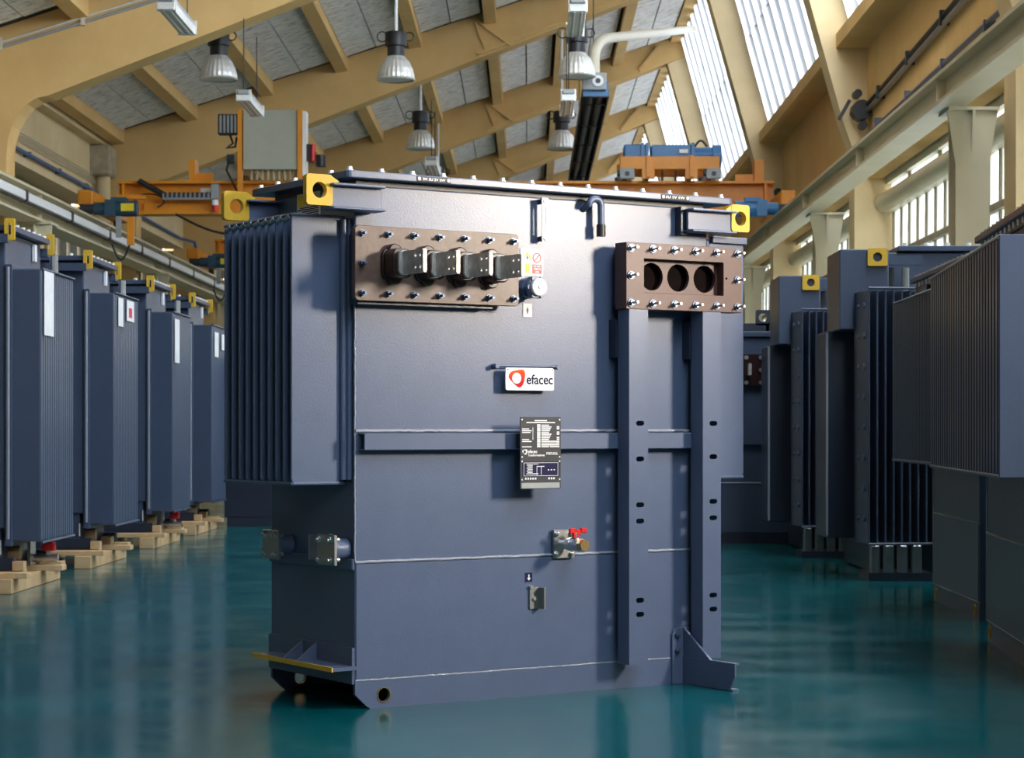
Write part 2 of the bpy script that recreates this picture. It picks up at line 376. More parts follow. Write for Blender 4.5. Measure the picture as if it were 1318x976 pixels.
MB().prism([(5.12, 4.12), (5.12, 4.38), (4.98, 4.38)]+[(4.98-.14*math.sin(t), 4.25+.13*math.cos(t)) for t in [PI*i/8 for i in range(9)]]+[(4.98, 4.12)], 'y', 12, 60).build('rounded_lintel', 'creamsteel', w12, smooth=40)
MB().box(5.05, 5.2, -14, 14, 1.1, 4.72).build('wall_infill', 'cream', wr)
MB().box(5.05, 5.2, 60, 108, 1.1, 4.72).build('wall_infill', 'cream', wr)
# left wall
wl = thing('wall_left', None, None); struct(wl)
pan = MB().box(-8.55, -8.02, .5, 10, 5.28, 6.40).build('wall_panel', 'cream', wl, loc=(0, FR[0], 0))
eb = MB().box(-8.30, -7.80, .5, 10, 6.32, 6.50).build('edge_beam', 'cream', wl, loc=(0, FR[0], 0))
lo_ = MB().box(-9.3, -9.1, 0, 10, 0, 1.0).build('plinth', 'cream', wl, loc=(0, FR[0], 0))
rec = MB().box(-9.3, -8.5, .5, 10, 5.16, 5.30).build('recess_soffit', 'concrete', wl, loc=(0, FR[0], 0))
for y in FR[1:-1]:
    for p in (pan, eb, lo_, rec): copy_part(p, (0, y, 0), wl)
w13 = thing('window_13', None, None); struct(w13)
pane = MB().box(-9.2, -9.17, 0, .9, 1.0, 5.2).build('pane', 'winglass_dim', w13, loc=(0, 24, 0))
mul = MB().box(-9.25, -9.1, -.06, .06, 1.0, 5.2).build('mullion', 'concrete', w13, loc=(0, 24, 0))
for k in range(1, 36):
    copy_part(pane, (0, 24+1.0*k, 0), w13); copy_part(mul, (0, 24+1.0*k, 0), w13)
MB().box(-9.3, -9.1, -14, 24, 0, 5.2).build('wall_infill', 'dark_wall', wl)
MB().box(-9.3, -9.1, 60, 108, 1.0, 5.2).build('wall_infill', 'cream', wl)
struct(MB().box(-9.3, 5.2, 107, 107.4, 0, 10.5).build('wall_back', 'cream'))
struct(MB().box(-9.3, 5.2, -14.2, -13.9, 0, 10.5).build('wall_front', 'dark_wall'))
# conduits and pipes on the left wall
def on_left(z, y0, y1, r, m, name):
    return MB().tube([(-7.98, y0, z), (-7.98, y1, z)], r, 8).build(name, m)
t = thing('conduit_run', 'four thin pale conduits clipped side by side on the cream upper left wall', 'conduit', (-7.98, 31, 5.6))
for k in range(4):
    MB().tube([(0, 0, .16-.045*k), (0, 8.9, .16-.045*k)], .010, 6).build('conduit', 'pipe', t)
for k in range(4): MB().box(-.03, .02, 1.4+2.2*k, 1.45+2.2*k, -.10, -.06).build('clip', 'concrete', t)
t = thing('air_pipe', 'blue pipe running under the thin conduits on the near left wall panel', 'pipe', (-7.95, 31, 5.46))
MB().tube([(0, 0, 0), (0, 9.1, 0)], .035, 8).build('pipe', 'bluepipe', t)
for k in range(4): MB().box(-.07, .036, 1+2.3*k, 1.04+2.3*k, -.04, .04).build('clip', 'bluepipe', t)
t = thing('air_pipe', 'blue pipe that turns down beside the far arch, beyond the crane motor', 'pipe', (-7.95, 40.9, 5.46))
MB().tube([(0, 0, 0), (0, 8.6, 0), (.25, 8.9, -.05), (.3, 9.0, -.3), (.3, 9.0, -1.6)], .035, 8).build('pipe', 'bluepipe', t)
MB().box(.2, .45, 8.9, 9.1, -1.75, -1.55).build('valve_box', 'motor', t)
t = thing('rainwater_hopper', 'concrete rainwater box with a fat downpipe on the left leg of the frame', 'downpipe', (-7.92, 39.85, 0))
MB().box(-.30, .27, -.35, .30, 5.75, 6.30).build('hopper', 'concrete', t, bevel=.03)
MB().cyl((.08, 0, 4.9), (.08, 0, 5.76), .13, 14).build('downpipe', 'cream', t, smooth=40)
t = thing('beam_conduit', 'two slim conduits running along the face of the nearest roof beam at left', 'conduit', (0, 30.17, 0))
for k in range(2): MB().tube([(-8.0, 0, 6.24+.07*k), (-4.4, 0, 7.33+.07*k)], .022, 6).build('conduit', 'pipe' if k else 'grey', t)
for k in range(3): MB().box(-7.4+1.15*k, -7.34+1.15*k, -.03, .03, 6.39+.348*k, 6.56+.348*k).build('clip', 'pipe', t)
# black conduits on the right wall
t = thing('cable_conduit', 'pair of dark conduits slanting along the near right wall panel', 'conduit', (4.68, 20.9, 5.55))
MB().tube([(0, 0, .32), (0, 9.0, .02)], .032, 8).build('conduit', 'black', t); MB().tube([(0, 0, .22), (0, 9.0, -.06)], .032, 8).build('conduit', 'steel', t)
for k in range(4): MB().box(-.05, .06, 1.2+2.2*k, 1.26+2.2*k, .0+.22-.075*k-.05, .22-.075*k+.12).build('clip', 'black', t)
t = thing('junction_knot', 'black junction fitting with round plugs at the foot of the raking post', 'junction box', (4.60, 29.9, 5.5))
MB().cyl((0, -.15, 0), (0, .12, 0), .14, 10).build('body', 'black', t); MB().cyl((-.05, -.1, .23), (-.05, .1, .23), .06, 10).build('plug', 'black', t)
MB().cyl((.03, -.1, -.2), (.03, .1, -.2), .06, 10).build('plug', 'black', t); MB().beam((-.3, 0, -.12), (-.15, 0, .15), .05, .05).build('lever', 'black', t)
t = thing('blue_conduit', 'slim slate blue conduit along the near right wall panel, below the dark pair', 'conduit', (4.66, 20.9, 5.18))
MB().tube([(0, 0, .05), (0, 9.0, -.05)], .032, 8).build('conduit', 'slatepipe', t)
for k in range(4): MB().box(-.04, .08, 1+2.3*k, 1.06+2.3*k, -.05, .07).build('clip', 'slatepipe', t)
t = thing('blue_conduit', 'slim conduit on the far right wall panel beyond the raking post', 'conduit', (4.66, 30.9, 5.0))
MB().tube([(0, 0, 0), (0, 8.8, 0)], .03, 8).build('conduit', 'slatepipe', t)
for k in range(3): MB().box(-.04, .08, 1+2.3*k, 1.06+2.3*k, -.04, .06).build('clip', 'slatepipe', t)
for (y, x, zs) in ((40.15, 4.86, (5.2, 5.5)),):
    for z in zs: tag(MB().cyl((x-.22, y-.03, z), (x-.22, y+.05, z), .075, 12).build('anchor_cap', 'black'), 'black round anchor cap, %s of two on the far right frame foot' % ('lower' if z < 5.3 else 'upper'), 'cap', 'anchor caps on the frame foot')
# crane runways
def runway(name, label, x0, x1, sgn, z0, z1, cx, zt):
    t = thing(name, label, 'crane runway', (0, 0, 0))
    xm = (x0+x1)/2
    g = MB().box(x0, x1, 5, 106, z1-.035, z1).box(x0, x1, 5, 106, z0, z0+.035).box(xm-.03, xm+.03, 5, 106, z0+.02, z1-.02)
    g.build('girder', 'creamsteel', t)
    MB().box(xm-.04, xm+.04, 5, 106, z1, z1+.06).build('rail', 'grey', t)
    st = MB().box(x0+.02, x1-.02, -.01, .01, z0+.03, z1-.03).build('stiffener', 'creamsteel', t, loc=(0, FR[2]+.3, 0))
    for k in range(1, 19): copy_part(st, (0, FR[2]+.3+5*k, 0), t)
    col = MB().box(cx-.16, cx+.16, -.18, -.15, 0, zt).box(cx-.16, cx+.16, .15, .18, 0, zt).box(cx-.02, cx+.02, -.16, .16, 0, zt).build('column', 'creamsteel', t, loc=(0, FR[2]+.5, 0))
    cap = MB().box(cx-.24, cx+.24, -.26, .26, zt, zt+.03)
    cap.prism([(cx-.24, zt), (cx-.16, zt), (cx-.16, zt-.5)], 'y', -.18, -.15).prism([(cx+.24, zt), (cx+.16, zt-.5), (cx+.16, zt)], 'y', -.18, -.15).prism([(-.26, zt), (-.18, zt-.4), (-.18, zt)], 'x', cx-.012, cx+.012)
    cp = cap.build('cap_plate', 'creamsteel', t, loc=(0, FR[2]+.5, 0))
    for y in FR[3:9]: copy_part(col, (0, y+.5, 0), t); copy_part(cp, (0, y+.5, 0), t)
    return t
rr = runway('crane_runway', 'cream steel runway beam on posts along the right-hand windows', 3.85, 4.13, 1, 4.15, 4.45, 4.22, 4.12)
rl = runway('crane_runway', 'cream steel runway beam along the left wall with white trunking on it', -7.22, -6.85, -1, 4.02, 4.45, -6.97, 3.99)
t = thing('busbar_trunking', 'long white power trunking with black clips on the left runway beam', 'trunking', (-6.80, 0, 4.24))
MB().box(-.045, .045, 10, 100, -.06, .06).build('trunk', 'white', t, bevel=.01)
MB().box(-.045, .03, 10, 100, -.085, -.062).build('conductor_slot', 'black', t)
ck = MB().box(-.05, .055, -.06, .06, -.09, .075).build('clip', 'black', t, loc=(0, 20.4, 0))
for k in range(1, 20): copy_part(ck, (0, 20.4+2.9*k, 0), t)
# ------------------------------------------------------------------ overhead lamps
def bay_lamp(loc, label):
    t = thing('bay_lamp', label, 'pendant lamp', loc, 0, 'bay lamps under the roof')
    MB().lathe([(.25, 0), (.262, .012), (.25, .03), (.245, .08), (.225, .16), (.185, .25), (.13, .31), (.115, .33)], n=48, flute=.018).build('reflector', 'alu', t)
    MB().lathe([(.115, .31), (.12, .36), (.118, .46), (.15, .47), (.15, .62), (.14, .66), (.05, .67), (0, .67)], n=24).build('housing', 'black', t, smooth=40)
    MB().lathe([(0, .10), (.05, .11), (.06, .18), (.04, .26), (0, .28)], n=12).build('bulb', 'lens', t, smooth=60)
    MB().lathe([(.0, .012), (.24, .012)], n=24).build('lens', 'lens', t)
    rt = (roofz(loc[0])-loc[2])/1.1
    MB().cyl((0, 0, .66), (0, 0, rt), .022, 8).build('rod', 'white', t)
    MB().tube([(-.12+.07*math.cos(a)-.07, 0, .60+.07*math.sin(a)) for a in [2*PI*i/12 for i in range(13)]], .009, 6).build('hook_ring', 'black', t)
    MB().tube([(.12+.06*math.cos(a)+.06, 0, .60+.06*math.sin(a)) for a in [2*PI*i/12 for i in range(13)]], .009, 6).build('hook_ring', 'black', t)
    t.scale = (1.1, 1.1, 1.1)
    return t
bay_lamp((-4.66, 32.5, 6.35), 'fluted metal bay lamp farthest left, hanging above the grey crane cabinet')
bay_lamp((-1.99, 32.5, 6.34), 'fluted metal bay lamp in the front row, hanging alone on a white rod')
bay_lamp((.725, 32.3, 6.36), 'large fluted metal bay lamp beside the end of the bent exhaust pipe')
bay_lamp((-2.06, 41.3, 6.44), 'fluted metal bay lamp in the second row, left of the black heater')
bay_lamp((.64, 41.3, 6.44), 'fluted metal bay lamp next to the long side of the black heater')
bay_lamp((-2.09, 50.1, 6.40), 'farthest bay lamp, mostly hidden behind the lid of the big transformer')
def strip_light(loc, ln, label):
    t = thing('strip_light', label, 'strip light', loc, 0, 'strip lights under the roof')
    MB().box(-.09, .09, 0, ln, .03, .10).build('body', 'grey', t, bevel=.015)
    MB().prism([(-.10, .03), (-.085, -.05), (.085, -.05), (.10, .03)], 'y', .02, ln-.02).build('diffuser', 'lens', t)
    for s in (-.04, .04): MB().cyl((s, .05, -.052), (s, ln-.05, -.052), .014, 6).build('tube', 'alu', t)
    for y in (.08, ln-.08):
        MB().box(-.105, .105, y-.03, y+.03, -.055, .105).build('end_clip', 'alu', t)
        MB().cyl((0, y, .1), (0, y, min(1.1, roofz(loc[0])-loc[2])), .008, 6).build('hanger', 'black', t)
    return t
strip_light((-3.95, 23.5, 5.72), 1.6, 'strip light at the upper left under the nearest concrete beam')
strip_light((-3.95, 29.9, 5.70), 1.6, 'strip light above the grey crane cabinet')
strip_light((.545, 23.6, 5.72), 1.6, 'nearer of the two strip lights hanging in front of bay lamps at the middle')
strip_light((.56, 30.0, 5.72), 1.6, 'farther middle strip light, just above the lamp beside the heater')
strip_light((-1.68, 37.4, 5.72), 1.6, 'farthest strip light, low over the lid of the big transformer')
t = thing('radiant_heater', 'long black radiant tube heater with blue end caps hung under the roof', 'heater', (1.02, 32.7, 6.24))
MB().prism([(-.21, -.10), (-.19, .12), (.19, .12), (.21, -.10), (.19, -.10), (.17, .09), (-.17, .09), (-.19, -.10)], 'y', .12, 11.6).build('hood', 'black', t)
for s in (-.08, .08): MB().cyl((s, .1, -.02), (s, 11.6, -.02), .05, 10).build('burner_tube', 'plate', t, smooth=40)
for k in range(5): MB().beam((-.2, .9+2.4*k, -.10), (.2, .9+2.4*k, -.10), .03, .015).build('cross_bar', 'plate', t)
MB().box(-.19, .19, 0, .14, -.10, .13).build('end_cap', 'motor', t); MB().box(-.19, .19, 11.55, 11.8, -.10, .13).build('end_cap', 'motor', t)
MB().box(-.20, .16, -.10, 0, -.02, .24).build('burner_box', 'grey', t, bevel=.01)
MB().cyl((.03, -.13, .11), (.03, -.09, .11), .085, 16).build('fan_inlet', 'white', t); MB().cyl((.03, -.14, .11), (.03, -.13, .11), .04, 12).build('fan_hub', 'black', t)
for y in (1.2, 6, 10.6): MB().cyl((0, y, .1), (0, y, roofz(1.02)-6.24), .008, 6).build('hanger', 'black', t)
P0, P1 = Vector((1.0, 32.75, 6.45)), Vector((3.60, 47, 9.80))
dirp = (P1-Vector((1.0, 32.75, 6.75))).normalized()
pts = [P0, Vector((1.0, 32.75, 6.70))]
for i in range(1, 7):
    a = i/7
    pts.append(Vector((1.0, 32.75, 6.70))*(1-a)**2+Vector((1.0, 32.75, 6.98))*2*a*(1-a)+(Vector((1.0, 32.75, 6.98))+dirp*1.4)*a*a)
pts += [Vector((1.0, 32.75, 6.98))+dirp*1.4, P1]
tag(MB().tube(pts, .082, 14).build('exhaust_pipe', 'pipe', smooth=50), 'bent ivory exhaust pipe rising from the black heater to the glazing', 'pipe')
# ------------------------------------------------------------------ cranes
def crane(y, label, full):
    t = thing('bridge_crane', label, 'crane', (0, y, 0), 0, 'orange bridge cranes')
    MB().box(-6.72, 4.02, -.03, .03, 4.62, 5.13).box(-6.72, 4.02, -.22, .22, 5.11, 5.15).box(-6.72, 4.02, -.22, .22, 4.61, 4.66).box(-6.3, 3.6, -.12, .12, 4.66, 4.80).build('girder', 'crane', t)
    for xx in (-6.62, 3.88): MB().box(xx-.02, xx+.02, -.21, .21, 4.65, 5.12).build('web_plate', 'crane', t)
    MB().box(-5.55, -5.45, -.2, .2, 5.15, 5.50).box(-5.45, -5.18, -.02, .02, 5.15, 5.3).build('bracket', 'crane', t)
    MB().box(3.70, 3.85, -.2, .2, 5.15, 5.50).box(3.4, 3.7, -.02, .02, 5.15, 5.28).build('bracket', 'crane', t)
    for xc, s in ((-6.98, 1), (4.09, -1)):
        e = MB().box(xc-.12, xc+.12, -1.5, 1.5, 4.62, 4.86).build('end_truck', 'crane', t, bevel=.02)
        for yy in (-1.2, 1.2):
            MB().cyl((xc-.05, yy, 4.62), (xc+.05, yy, 4.62), .115, 16).build('wheel', 'plate', e, smooth=40)
        MB().box(min(xc, xc+s*.55), max(xc, xc+s*.55), -.3, .3, 4.66, 4.72).build('tie_plate', 'crane', t)
        m = MB().cyl((xc-.04, -1.65, 4.55), (xc+s*.18, -1.65, 4.55), .075, 12).build('gearbox_end', 'plate', t)
        mo = MB().cyl((xc+s*.18, -1.65, 4.55), (xc+s*.40, -1.65, 4.55), .10, 12).box(min(xc+s*.36, xc+s*.52), max(xc+s*.36, xc+s*.52), -1.78, -1.52, 4.43, 4.68).cyl((xc+s*.52, -1.65, 4.55), (xc+s*.86, -1.65, 4.55), .125, 16).box(min(xc+s*.45, xc+s*.7), max(xc+s*.45, xc+s*.7), -1.75, -1.55, 4.65, 4.72).build('travel_motor', 'motor_dark' if s > 0 else 'motor', t, smooth=35)
        if s > 0:
            MB().box(xc+.62, xc+.82, -1.79, -1.77, 4.50, 4.62).build('rating_label', 'yellow_print', mo)
            MB().box(xc+.5, xc+.98, -1.72, -1.58, 4.70, 4.76).build('torque_arm', 'crane', t)
            MB().box(xc+.70, xc+.80, -1.70, -1.60, 3.98, 4.42).build('collector_arm', 'crane', t)
            MB().box(xc+.52, xc+.60, -1.68, -1.62, 4.1, 4.44).build('collector_bracket', 'grey', t)
            MB().tube([(xc+.45+.28*i/10, -1.62, 4.0-.25*math.sin(PI*i/10)) for i in range(11)], .015, 6).build('loop_cable', 'black', t)
    if full:
        MB().tube([(-6.35, -.3, 5.14), (-5.95, -.3, 4.92), (-5.9, -.3, 4.88)], .05, 8).build('cable_hose', 'black', t)
        ch = MB().box(-5.95, -5.12, -.38, -.26, 4.83, 4.93)
        ch.build('cable_tray', 'grey', t)
        for k in range(11): MB().box(-5.92+.074*k, -5.88+.074*k, -.395, -.255, 4.86, 4.945).build('chain_link', 'plate', t)
        MB().box(-5.16, -5.03, -.42, -.24, 4.83, 5.08).build('socket_box', 'grey', t, bevel=.01)
        MB().cyl((-5.1, -.33, 4.74), (-5.1, -.33, 4.83), .055, 12).build('plug_collar', 'white', t); MB().cyl((-5.1, -.33, 4.64), (-5.1, -.33, 4.75), .05, 12).build('plug', 'red', t)
        MB().box(-5.38, -5.2, -.045, -.03, 4.95, 5.05).build('notice', 'paper', t)
        MB().tube([(-6.2+.4*math.sin(a)*.6, -.2, 4.82+.12*math.cos(a)) for a in [PI*i/10-PI/2 for i in range(14)]], .012, 6).build('cable', 'black', t)
        MB().tube([(-5.75+1.9*i/16, -.28, 4.6-.33*math.sin(PI*i/16)) for i in range(17)], .02, 6).build('festoon_cable', 'black', t)
        c = MB().box(-4.62, -3.74, -.52, -.24, 5.30, 6.27).build('control_cabinet', 'cabinet', t, bevel=.008)
        for xx in (-4.67, -3.70): MB().box(xx-.035, xx+.035, -.56, -.40, 4.9 if xx < -4 else 5.15, 6.27).build('cabinet_post', 'crane', t)
        MB().box(-3.66, -3.60, -.5, -.2, 5.2, 6.25).build('cabinet_side', 'white', t)
        for k in range(9): MB().cyl((-4.5+.09*k, -.4, 5.14), (-4.5+.09*k, -.4, 5.30), .022, 8).build('cable_gland', 'concrete', t)
        rb_ = MB().box(-5.03, -4.72, -.5, -.3, 5.88, 6.20).build('resistor_box', 'plate', t)
        for k in range(5): MB().box(-5.0+.06*k, -4.97+.06*k, -.52, -.49, 5.9, 6.18).build('louvre', 'grey', rb_)
        MB().tube([(-4.85, -.4, 5.88), (-4.80, -.4, 5.74), (-4.9, -.42, 5.66), (-4.76, -.42, 5.68), (-4.74, -.4, 5.84)], .02, 6).build('coiled_lead', 'black', t)
        MB().tube([(-4.85, -.4, 5.5), (-4.9, -.45, 5.3), (-4.75, -.45, 5.0), (-4.66, -.4, 4.9)], .018, 6).build('drop_cable', 'black', t)
        MB().box(-4.9, -4.78, -.42, -.3, 5.42, 5.56).build('cable_entry', 'plate', t)
        MB().box(-3.60, -3.54, -.45, -.35, 5.45, 5.72).build('lamp_bracket', 'black', t)
        MB().cyl((-3.50, -.4, 5.45), (-3.50, -.4, 5.72), .045, 12).build('beacon', 'red', t, smooth=40)
        MB().cyl((-3.37, -.4, 5.36), (-3.37, -.4, 5.55), .085, 14).build('horn', 'black', t, smooth=40)
    return t
crane(35.5, 'nearer orange bridge crane carrying a grey control cabinet over the transformers', True)
crane(46.4, 'farther orange bridge crane, only its left end showing beside the fins', False)
t = thing('hoist_trolley', 'blue electric hoist on an orange trolley standing on the crane girder', 'hoist', (2.3, 35.5, 5.15))
for yy in (-.5, .5): MB().box(-.82, .80, yy-.05, yy+.05, .15, .36).build('side_beam', 'crane', t, bevel=.01)
for xx in (-.36, .34): MB().box(xx-.03, xx+.03, -.60, .60, .02, .37).box(xx-.1, xx+.1, -.56, -.50, .0, .16).build('cross_frame', 'crane', t)
for xx in (-.70, .70):
    for yy in (-.5, .5):
        wb = MB().box(xx-.12, xx+.12, yy-.06, yy+.06, .0, .17).build('wheel_block', 'grey', t, bevel=.01)
        MB().cyl((xx, yy-.075, .08), (xx, yy-.055, .08), .04, 12).build('axle', 'black', wb)
        MB().cyl((xx-.16, yy, .09), (xx-.12, yy, .09), .05, 10).build('buffer', 'black', wb)
MB().box(-.30, .36, -.30, .2, .37, .58).build('drum_housing', 'motor', t, bevel=.02)
MB().box(-.74, -.36, -.28, .18, .37, .59).build('gear_housing', 'motor', t, bevel=.02)
for xx in (-.36, .38, -.44): MB().box(xx-.025, xx+.025, -.34, .24, .36, .61).build('flange_plate', 'motor', t)
MB().cyl((.38, -.05, .44), (.72, -.05, .44), .13, 16).build('hoist_motor', 'motor', t, smooth=40)
MB().cyl((.72, -.05, .42), (.86, -.05, .42), .19, 16).build('brake_drum', 'motor', t, smooth=40)
MB().box(.16, .30, -.345, -.33, .44, .50).build('maker_plate', 'white', t)
MB().tube([(.42+.2*i/10, -.2, .56+.10*math.sin(PI*i/10)) for i in range(11)], .02, 6).build('cable_loop', 'black', t)
for xx in (-.1, .12): MB().cyl((xx, 0, -.1), (xx, 0, .38), .02, 8).build('rope', 'steel', t)
# ------------------------------------------------------------------ the big transformer
def fit_text(body, width, height, x, z, y, m, parent, name='lettering'):
    o = text(body, height/.69, x, z, y, m, parent, name)
    xs = [v.co.x for v in o.data.vertices]; k = width/(max(xs)-min(xs)); x0 = min(xs)
    for v in o.data.vertices: v.co.x = x+(v.co.x-x0)*k
    return o
RZ = math.atan(2780/4220)
T = thing('power_transformer', 'large slate blue power transformer standing alone on the teal floor in front', 'transformer', (-.679, 8.448, 0), RZ)
MB().box(0, 1.745, 0, .725, .105, 2.056).build('tank', 'paint', T, bevel=.006, seg=2)
MB().box(.012, 1.733, .012, .713, 2.052, 2.078).build('rim_shade_strip', 'black', T)  # recessed black strip stands in for the shadow under the lid
MB().prism(rrect(-.058, 1.856, -.045, .80, .02, 16), 'z', 2.077, 2.106).build('lid', 'paint', T, bevel=.004, seg=2)
def lid_bolt(x, y): return MB().cyl((x, y, 2.106), (x, y, 2.111), .014, 10).cyl((x, y, 2.111), (x, y, 2.122), .010, 6)
b0 = None
lb_pos = [(-.034+1.838*i/13, -.022) for i in range(14)]+[(-.034, .13+.155*i) for i in range(5)]+[(.10+.14*i, .775) for i in range(12)]
for (x, y) in lb_pos:
    if b0 is None: b0 = lid_bolt(0, 0).build('lid_bolt', 'cap', T, loc=(x, y, 0))
    else: copy_part(b0, (x, y, 0), T)
# terminal marks on the lid edge
for x0, dx, txt in ((.255, .155, '2N 2U 2V 2W'), (1.462, .15, '1U 1V 1W')):
    p = MB().box(x0, x0+dx, -.0475, -.0445, 2.081, 2.101).build('terminal_strip', 'plate', T)
    for k in (x0+.010, x0+dx-.010): MB().cyl((k, -.0495, 2.091), (k, -.047, 2.091), .0072, 10).build('strip_rivet', 'white', p)
    fit_text(txt, dx-.05, .010, x0+.025, 2.086, -.048, 'white', p)
# seams
def bead(p, q, r, name='weld_bead'):
    p = Vector(p); q = Vector(q); n = max(3, int((q-p).length/.02)); pts = []
    for i in range(n+1):
        pts.append(p+(q-p)*i/n+Vector((random.uniform(-.001, .001), random.uniform(-.001, .001), random.uniform(-.0012, .0012))))
    return MB().tube(pts, r, 6).build(name, 'weld', T, smooth=80)
bead((.0, -.001, .577), (1.70, -.001, .577), .0065); bead((0, -.001, .113), (1.54, -.001, .113), .005)
bead((1.658, -.001, .12), (1.658, -.001, 1.60), .005); bead((.0, -.001, .58), (.0, -.001, 1.58), .004)
MB().box(.004, 1.72, -.0035, .001, .112, .570).build('lower_front_sheet', 'paint', T, bevel=.002)
MB().box(-.012, .002, .0, .725, .545, .590).build('side_ledge', 'paint', T, bevel=.004)
# skids
def skid(y0, y1):
    mb = MB().prism([(0, .112), (0, .058), (.05, .012), (.05, .112)], 'y', y0, y1).prism([(.05, .012), (.067, 0), (.078, 0), (.078, .112), (.05, .112)], 'y', y0, y1)
    cell = rrect(.078, .178, 0, .112, .001, 24)
    # square loop resampled to match the circle
    sq = []
    for i in range(24):
        a = 2*PI*i/24; c, s_ = math.cos(a), math.sin(a); k = min(.05/abs(c) if abs(c) > 1e-6 else 9, .056/abs(s_) if abs(s_) > 1e-6 else 9)
        sq.append((.128+c*k, .056+s_*k))
    # true corners
    for cx, cz in ((.178, .112), (.078, .112), (.078, 0), (.178, 0)):
        j = min(range(24), key=lambda q: (sq[q][0]-cx)**2+(sq[q][1]-cz)**2); sq[j] = (cx, cz)
    mb.ring(sq, circ(.128, .051, .027), 'y', y0, y1)
    return mb.box(.178, 1.745, y0, y1, 0, .112)
skid(-.004, .012).build('skid_plate', 'paint', T); skid(.713, .729).build('skid_plate', 'paint', T)
MB().ring(circ(.128, .051, .0315), circ(.128, .051, .0265), 'y', -.007, -.003).build('hole_bush', 'brass', T)
MB().ring(circ(.128, .051, .0315), circ(.128, .051, .0265), 'y', .708, .714).build('hole_bush', 'brass', T)
for yy in (.012, .695): MB().box(.08, 1.72, yy, yy+.018, .0, .02).build('skid_flange', 'paint_dark', T)
# lifting lugs: u-beam arms with yellow eye plates
def lug(x0, x1, yc, tip):
    sgn = -1 if tip < x0 else 1
    a = MB().box(x0, x1, yc-.008, yc+.008, 1.955, 2.035).box(x0, x1, yc-.045, yc+.045, 2.035, 2.045).box(x0, x1, yc-.045, yc+.045, 1.945, 1.955).build('lifting_arm', 'paint', T, bevel=.003)
    xa, xb = (tip, tip+.114) if sgn < 0 else (tip-.100, tip)
    c = (xa+xb)/2
    g = MB().ring(rrect(xa, xb, 1.958, 2.077, .014, 32), circ(c, 2.016, .031, 32), 'y', yc-.014, yc+.014)
    xe = xb if sgn < 0 else xa
    g.prism([(xe-.004*sgn*-1, 2.073), (xe-sgn*.03, 2.052), (xe-sgn*.012, 2.046), (xe, 2.03)] if sgn < 0 else [(xe, 2.073), (xe, 2.03), (xe-.012, 2.046), (xe-.03, 2.052)], 'y', yc-.012, yc+.012)
    g.build('lifting_lug', 'yellow', a, smooth=40)
    return a
lug(-.15, .083, -.060, -.250); lug(1.588, 1.83, -.060, 1.923); lug(-.15, .20, .668, -.250); lug(1.588, 1.83, .668, 1.923)
MB().box(1.570, 1.600, -.045, -.001, 1.935, 2.055).build('arm_foot', 'paint_dark', T)
lbl = MB().box(-.003, .001, .285, .485, 1.955, 2.058).build('caution_label', 'paper', T)
for k, (a, b) in enumerate(((.30, .36), (.375, .40), (.42, .475))):
    MB().box(-.0045, -.002, a, b, 2.005, 2.052).build('caution_block', 'yellow_print', lbl)
for k in range(5): MB().box(-.0045, -.002, .295, .475-.02*(k % 3), 1.965+.008*k, 1.969+.008*k).build('caution_line', 'navy_print', lbl)
# radiators on both short sides
def radiator(x0, x1):
    r = thing('radiator', None, None); r.parent = T
    so, si = (x0, x1) if x0 < 0 else (x1, x0)         # outer and inner x
    f0 = None
    for i in range(10):
        y = .05+.0655*i
        if f0 is None:
            fb = MB().prism(rrect(min(so, si), max(so, si), .887, 1.930, .02, 24), 'y', 0, .013)
            f0 = fb.build('fin', 'paint', r, loc=(0, y, 0), bevel=.004, seg=2)
        else: copy_part(f0, (0, y, 0), r)
    d = .02 if so < 0 else -.02
    for z in (.887, 1.930):
        MB().cyl((so+d*.3, .05, z), (so+d*.3, .655, z), .007, 8).build('edge_rod', 'paint', r)
        MB().cyl((so+d*.3, .052, z), (si, .052, z), .007, 8).build('edge_rod', 'paint', r)
    k0 = None
    for i in range(9):
        y = .05+.0655*i
        kk = MB().cyl((0, .02, 0), (0, .055, -.012), .011, 8)
        if k0 is None: k0 = kk.build('fin_weld', 'weld', r, loc=(so+d*.3, y, 1.925), smooth=50)
        else: copy_part(k0, (so+d*.3, y, 1.925), r)
    xs = .0 if so < 0 else 1.745
    sg = -1 if so < 0 else 1
    MB().cyl((xs+sg*.028, .042, .90), (xs+sg*.028, .042, 1.92), .014, 12).cyl((xs+sg*.008, .03, .90), (xs+sg*.008, .03, 1.92), .012, 12).build('corner_fold', 'paint', r, smooth=50)
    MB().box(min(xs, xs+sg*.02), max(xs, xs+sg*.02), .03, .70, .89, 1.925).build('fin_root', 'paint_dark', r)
    return r
rad1 = radiator(-.251, -.02); rad2 = radiator(1.765, 1.990)
MB().box(1.80, 1.995, .03, .06, 1.915, 1.945).build('header_rail', 'paint', rad2, bevel=.003)
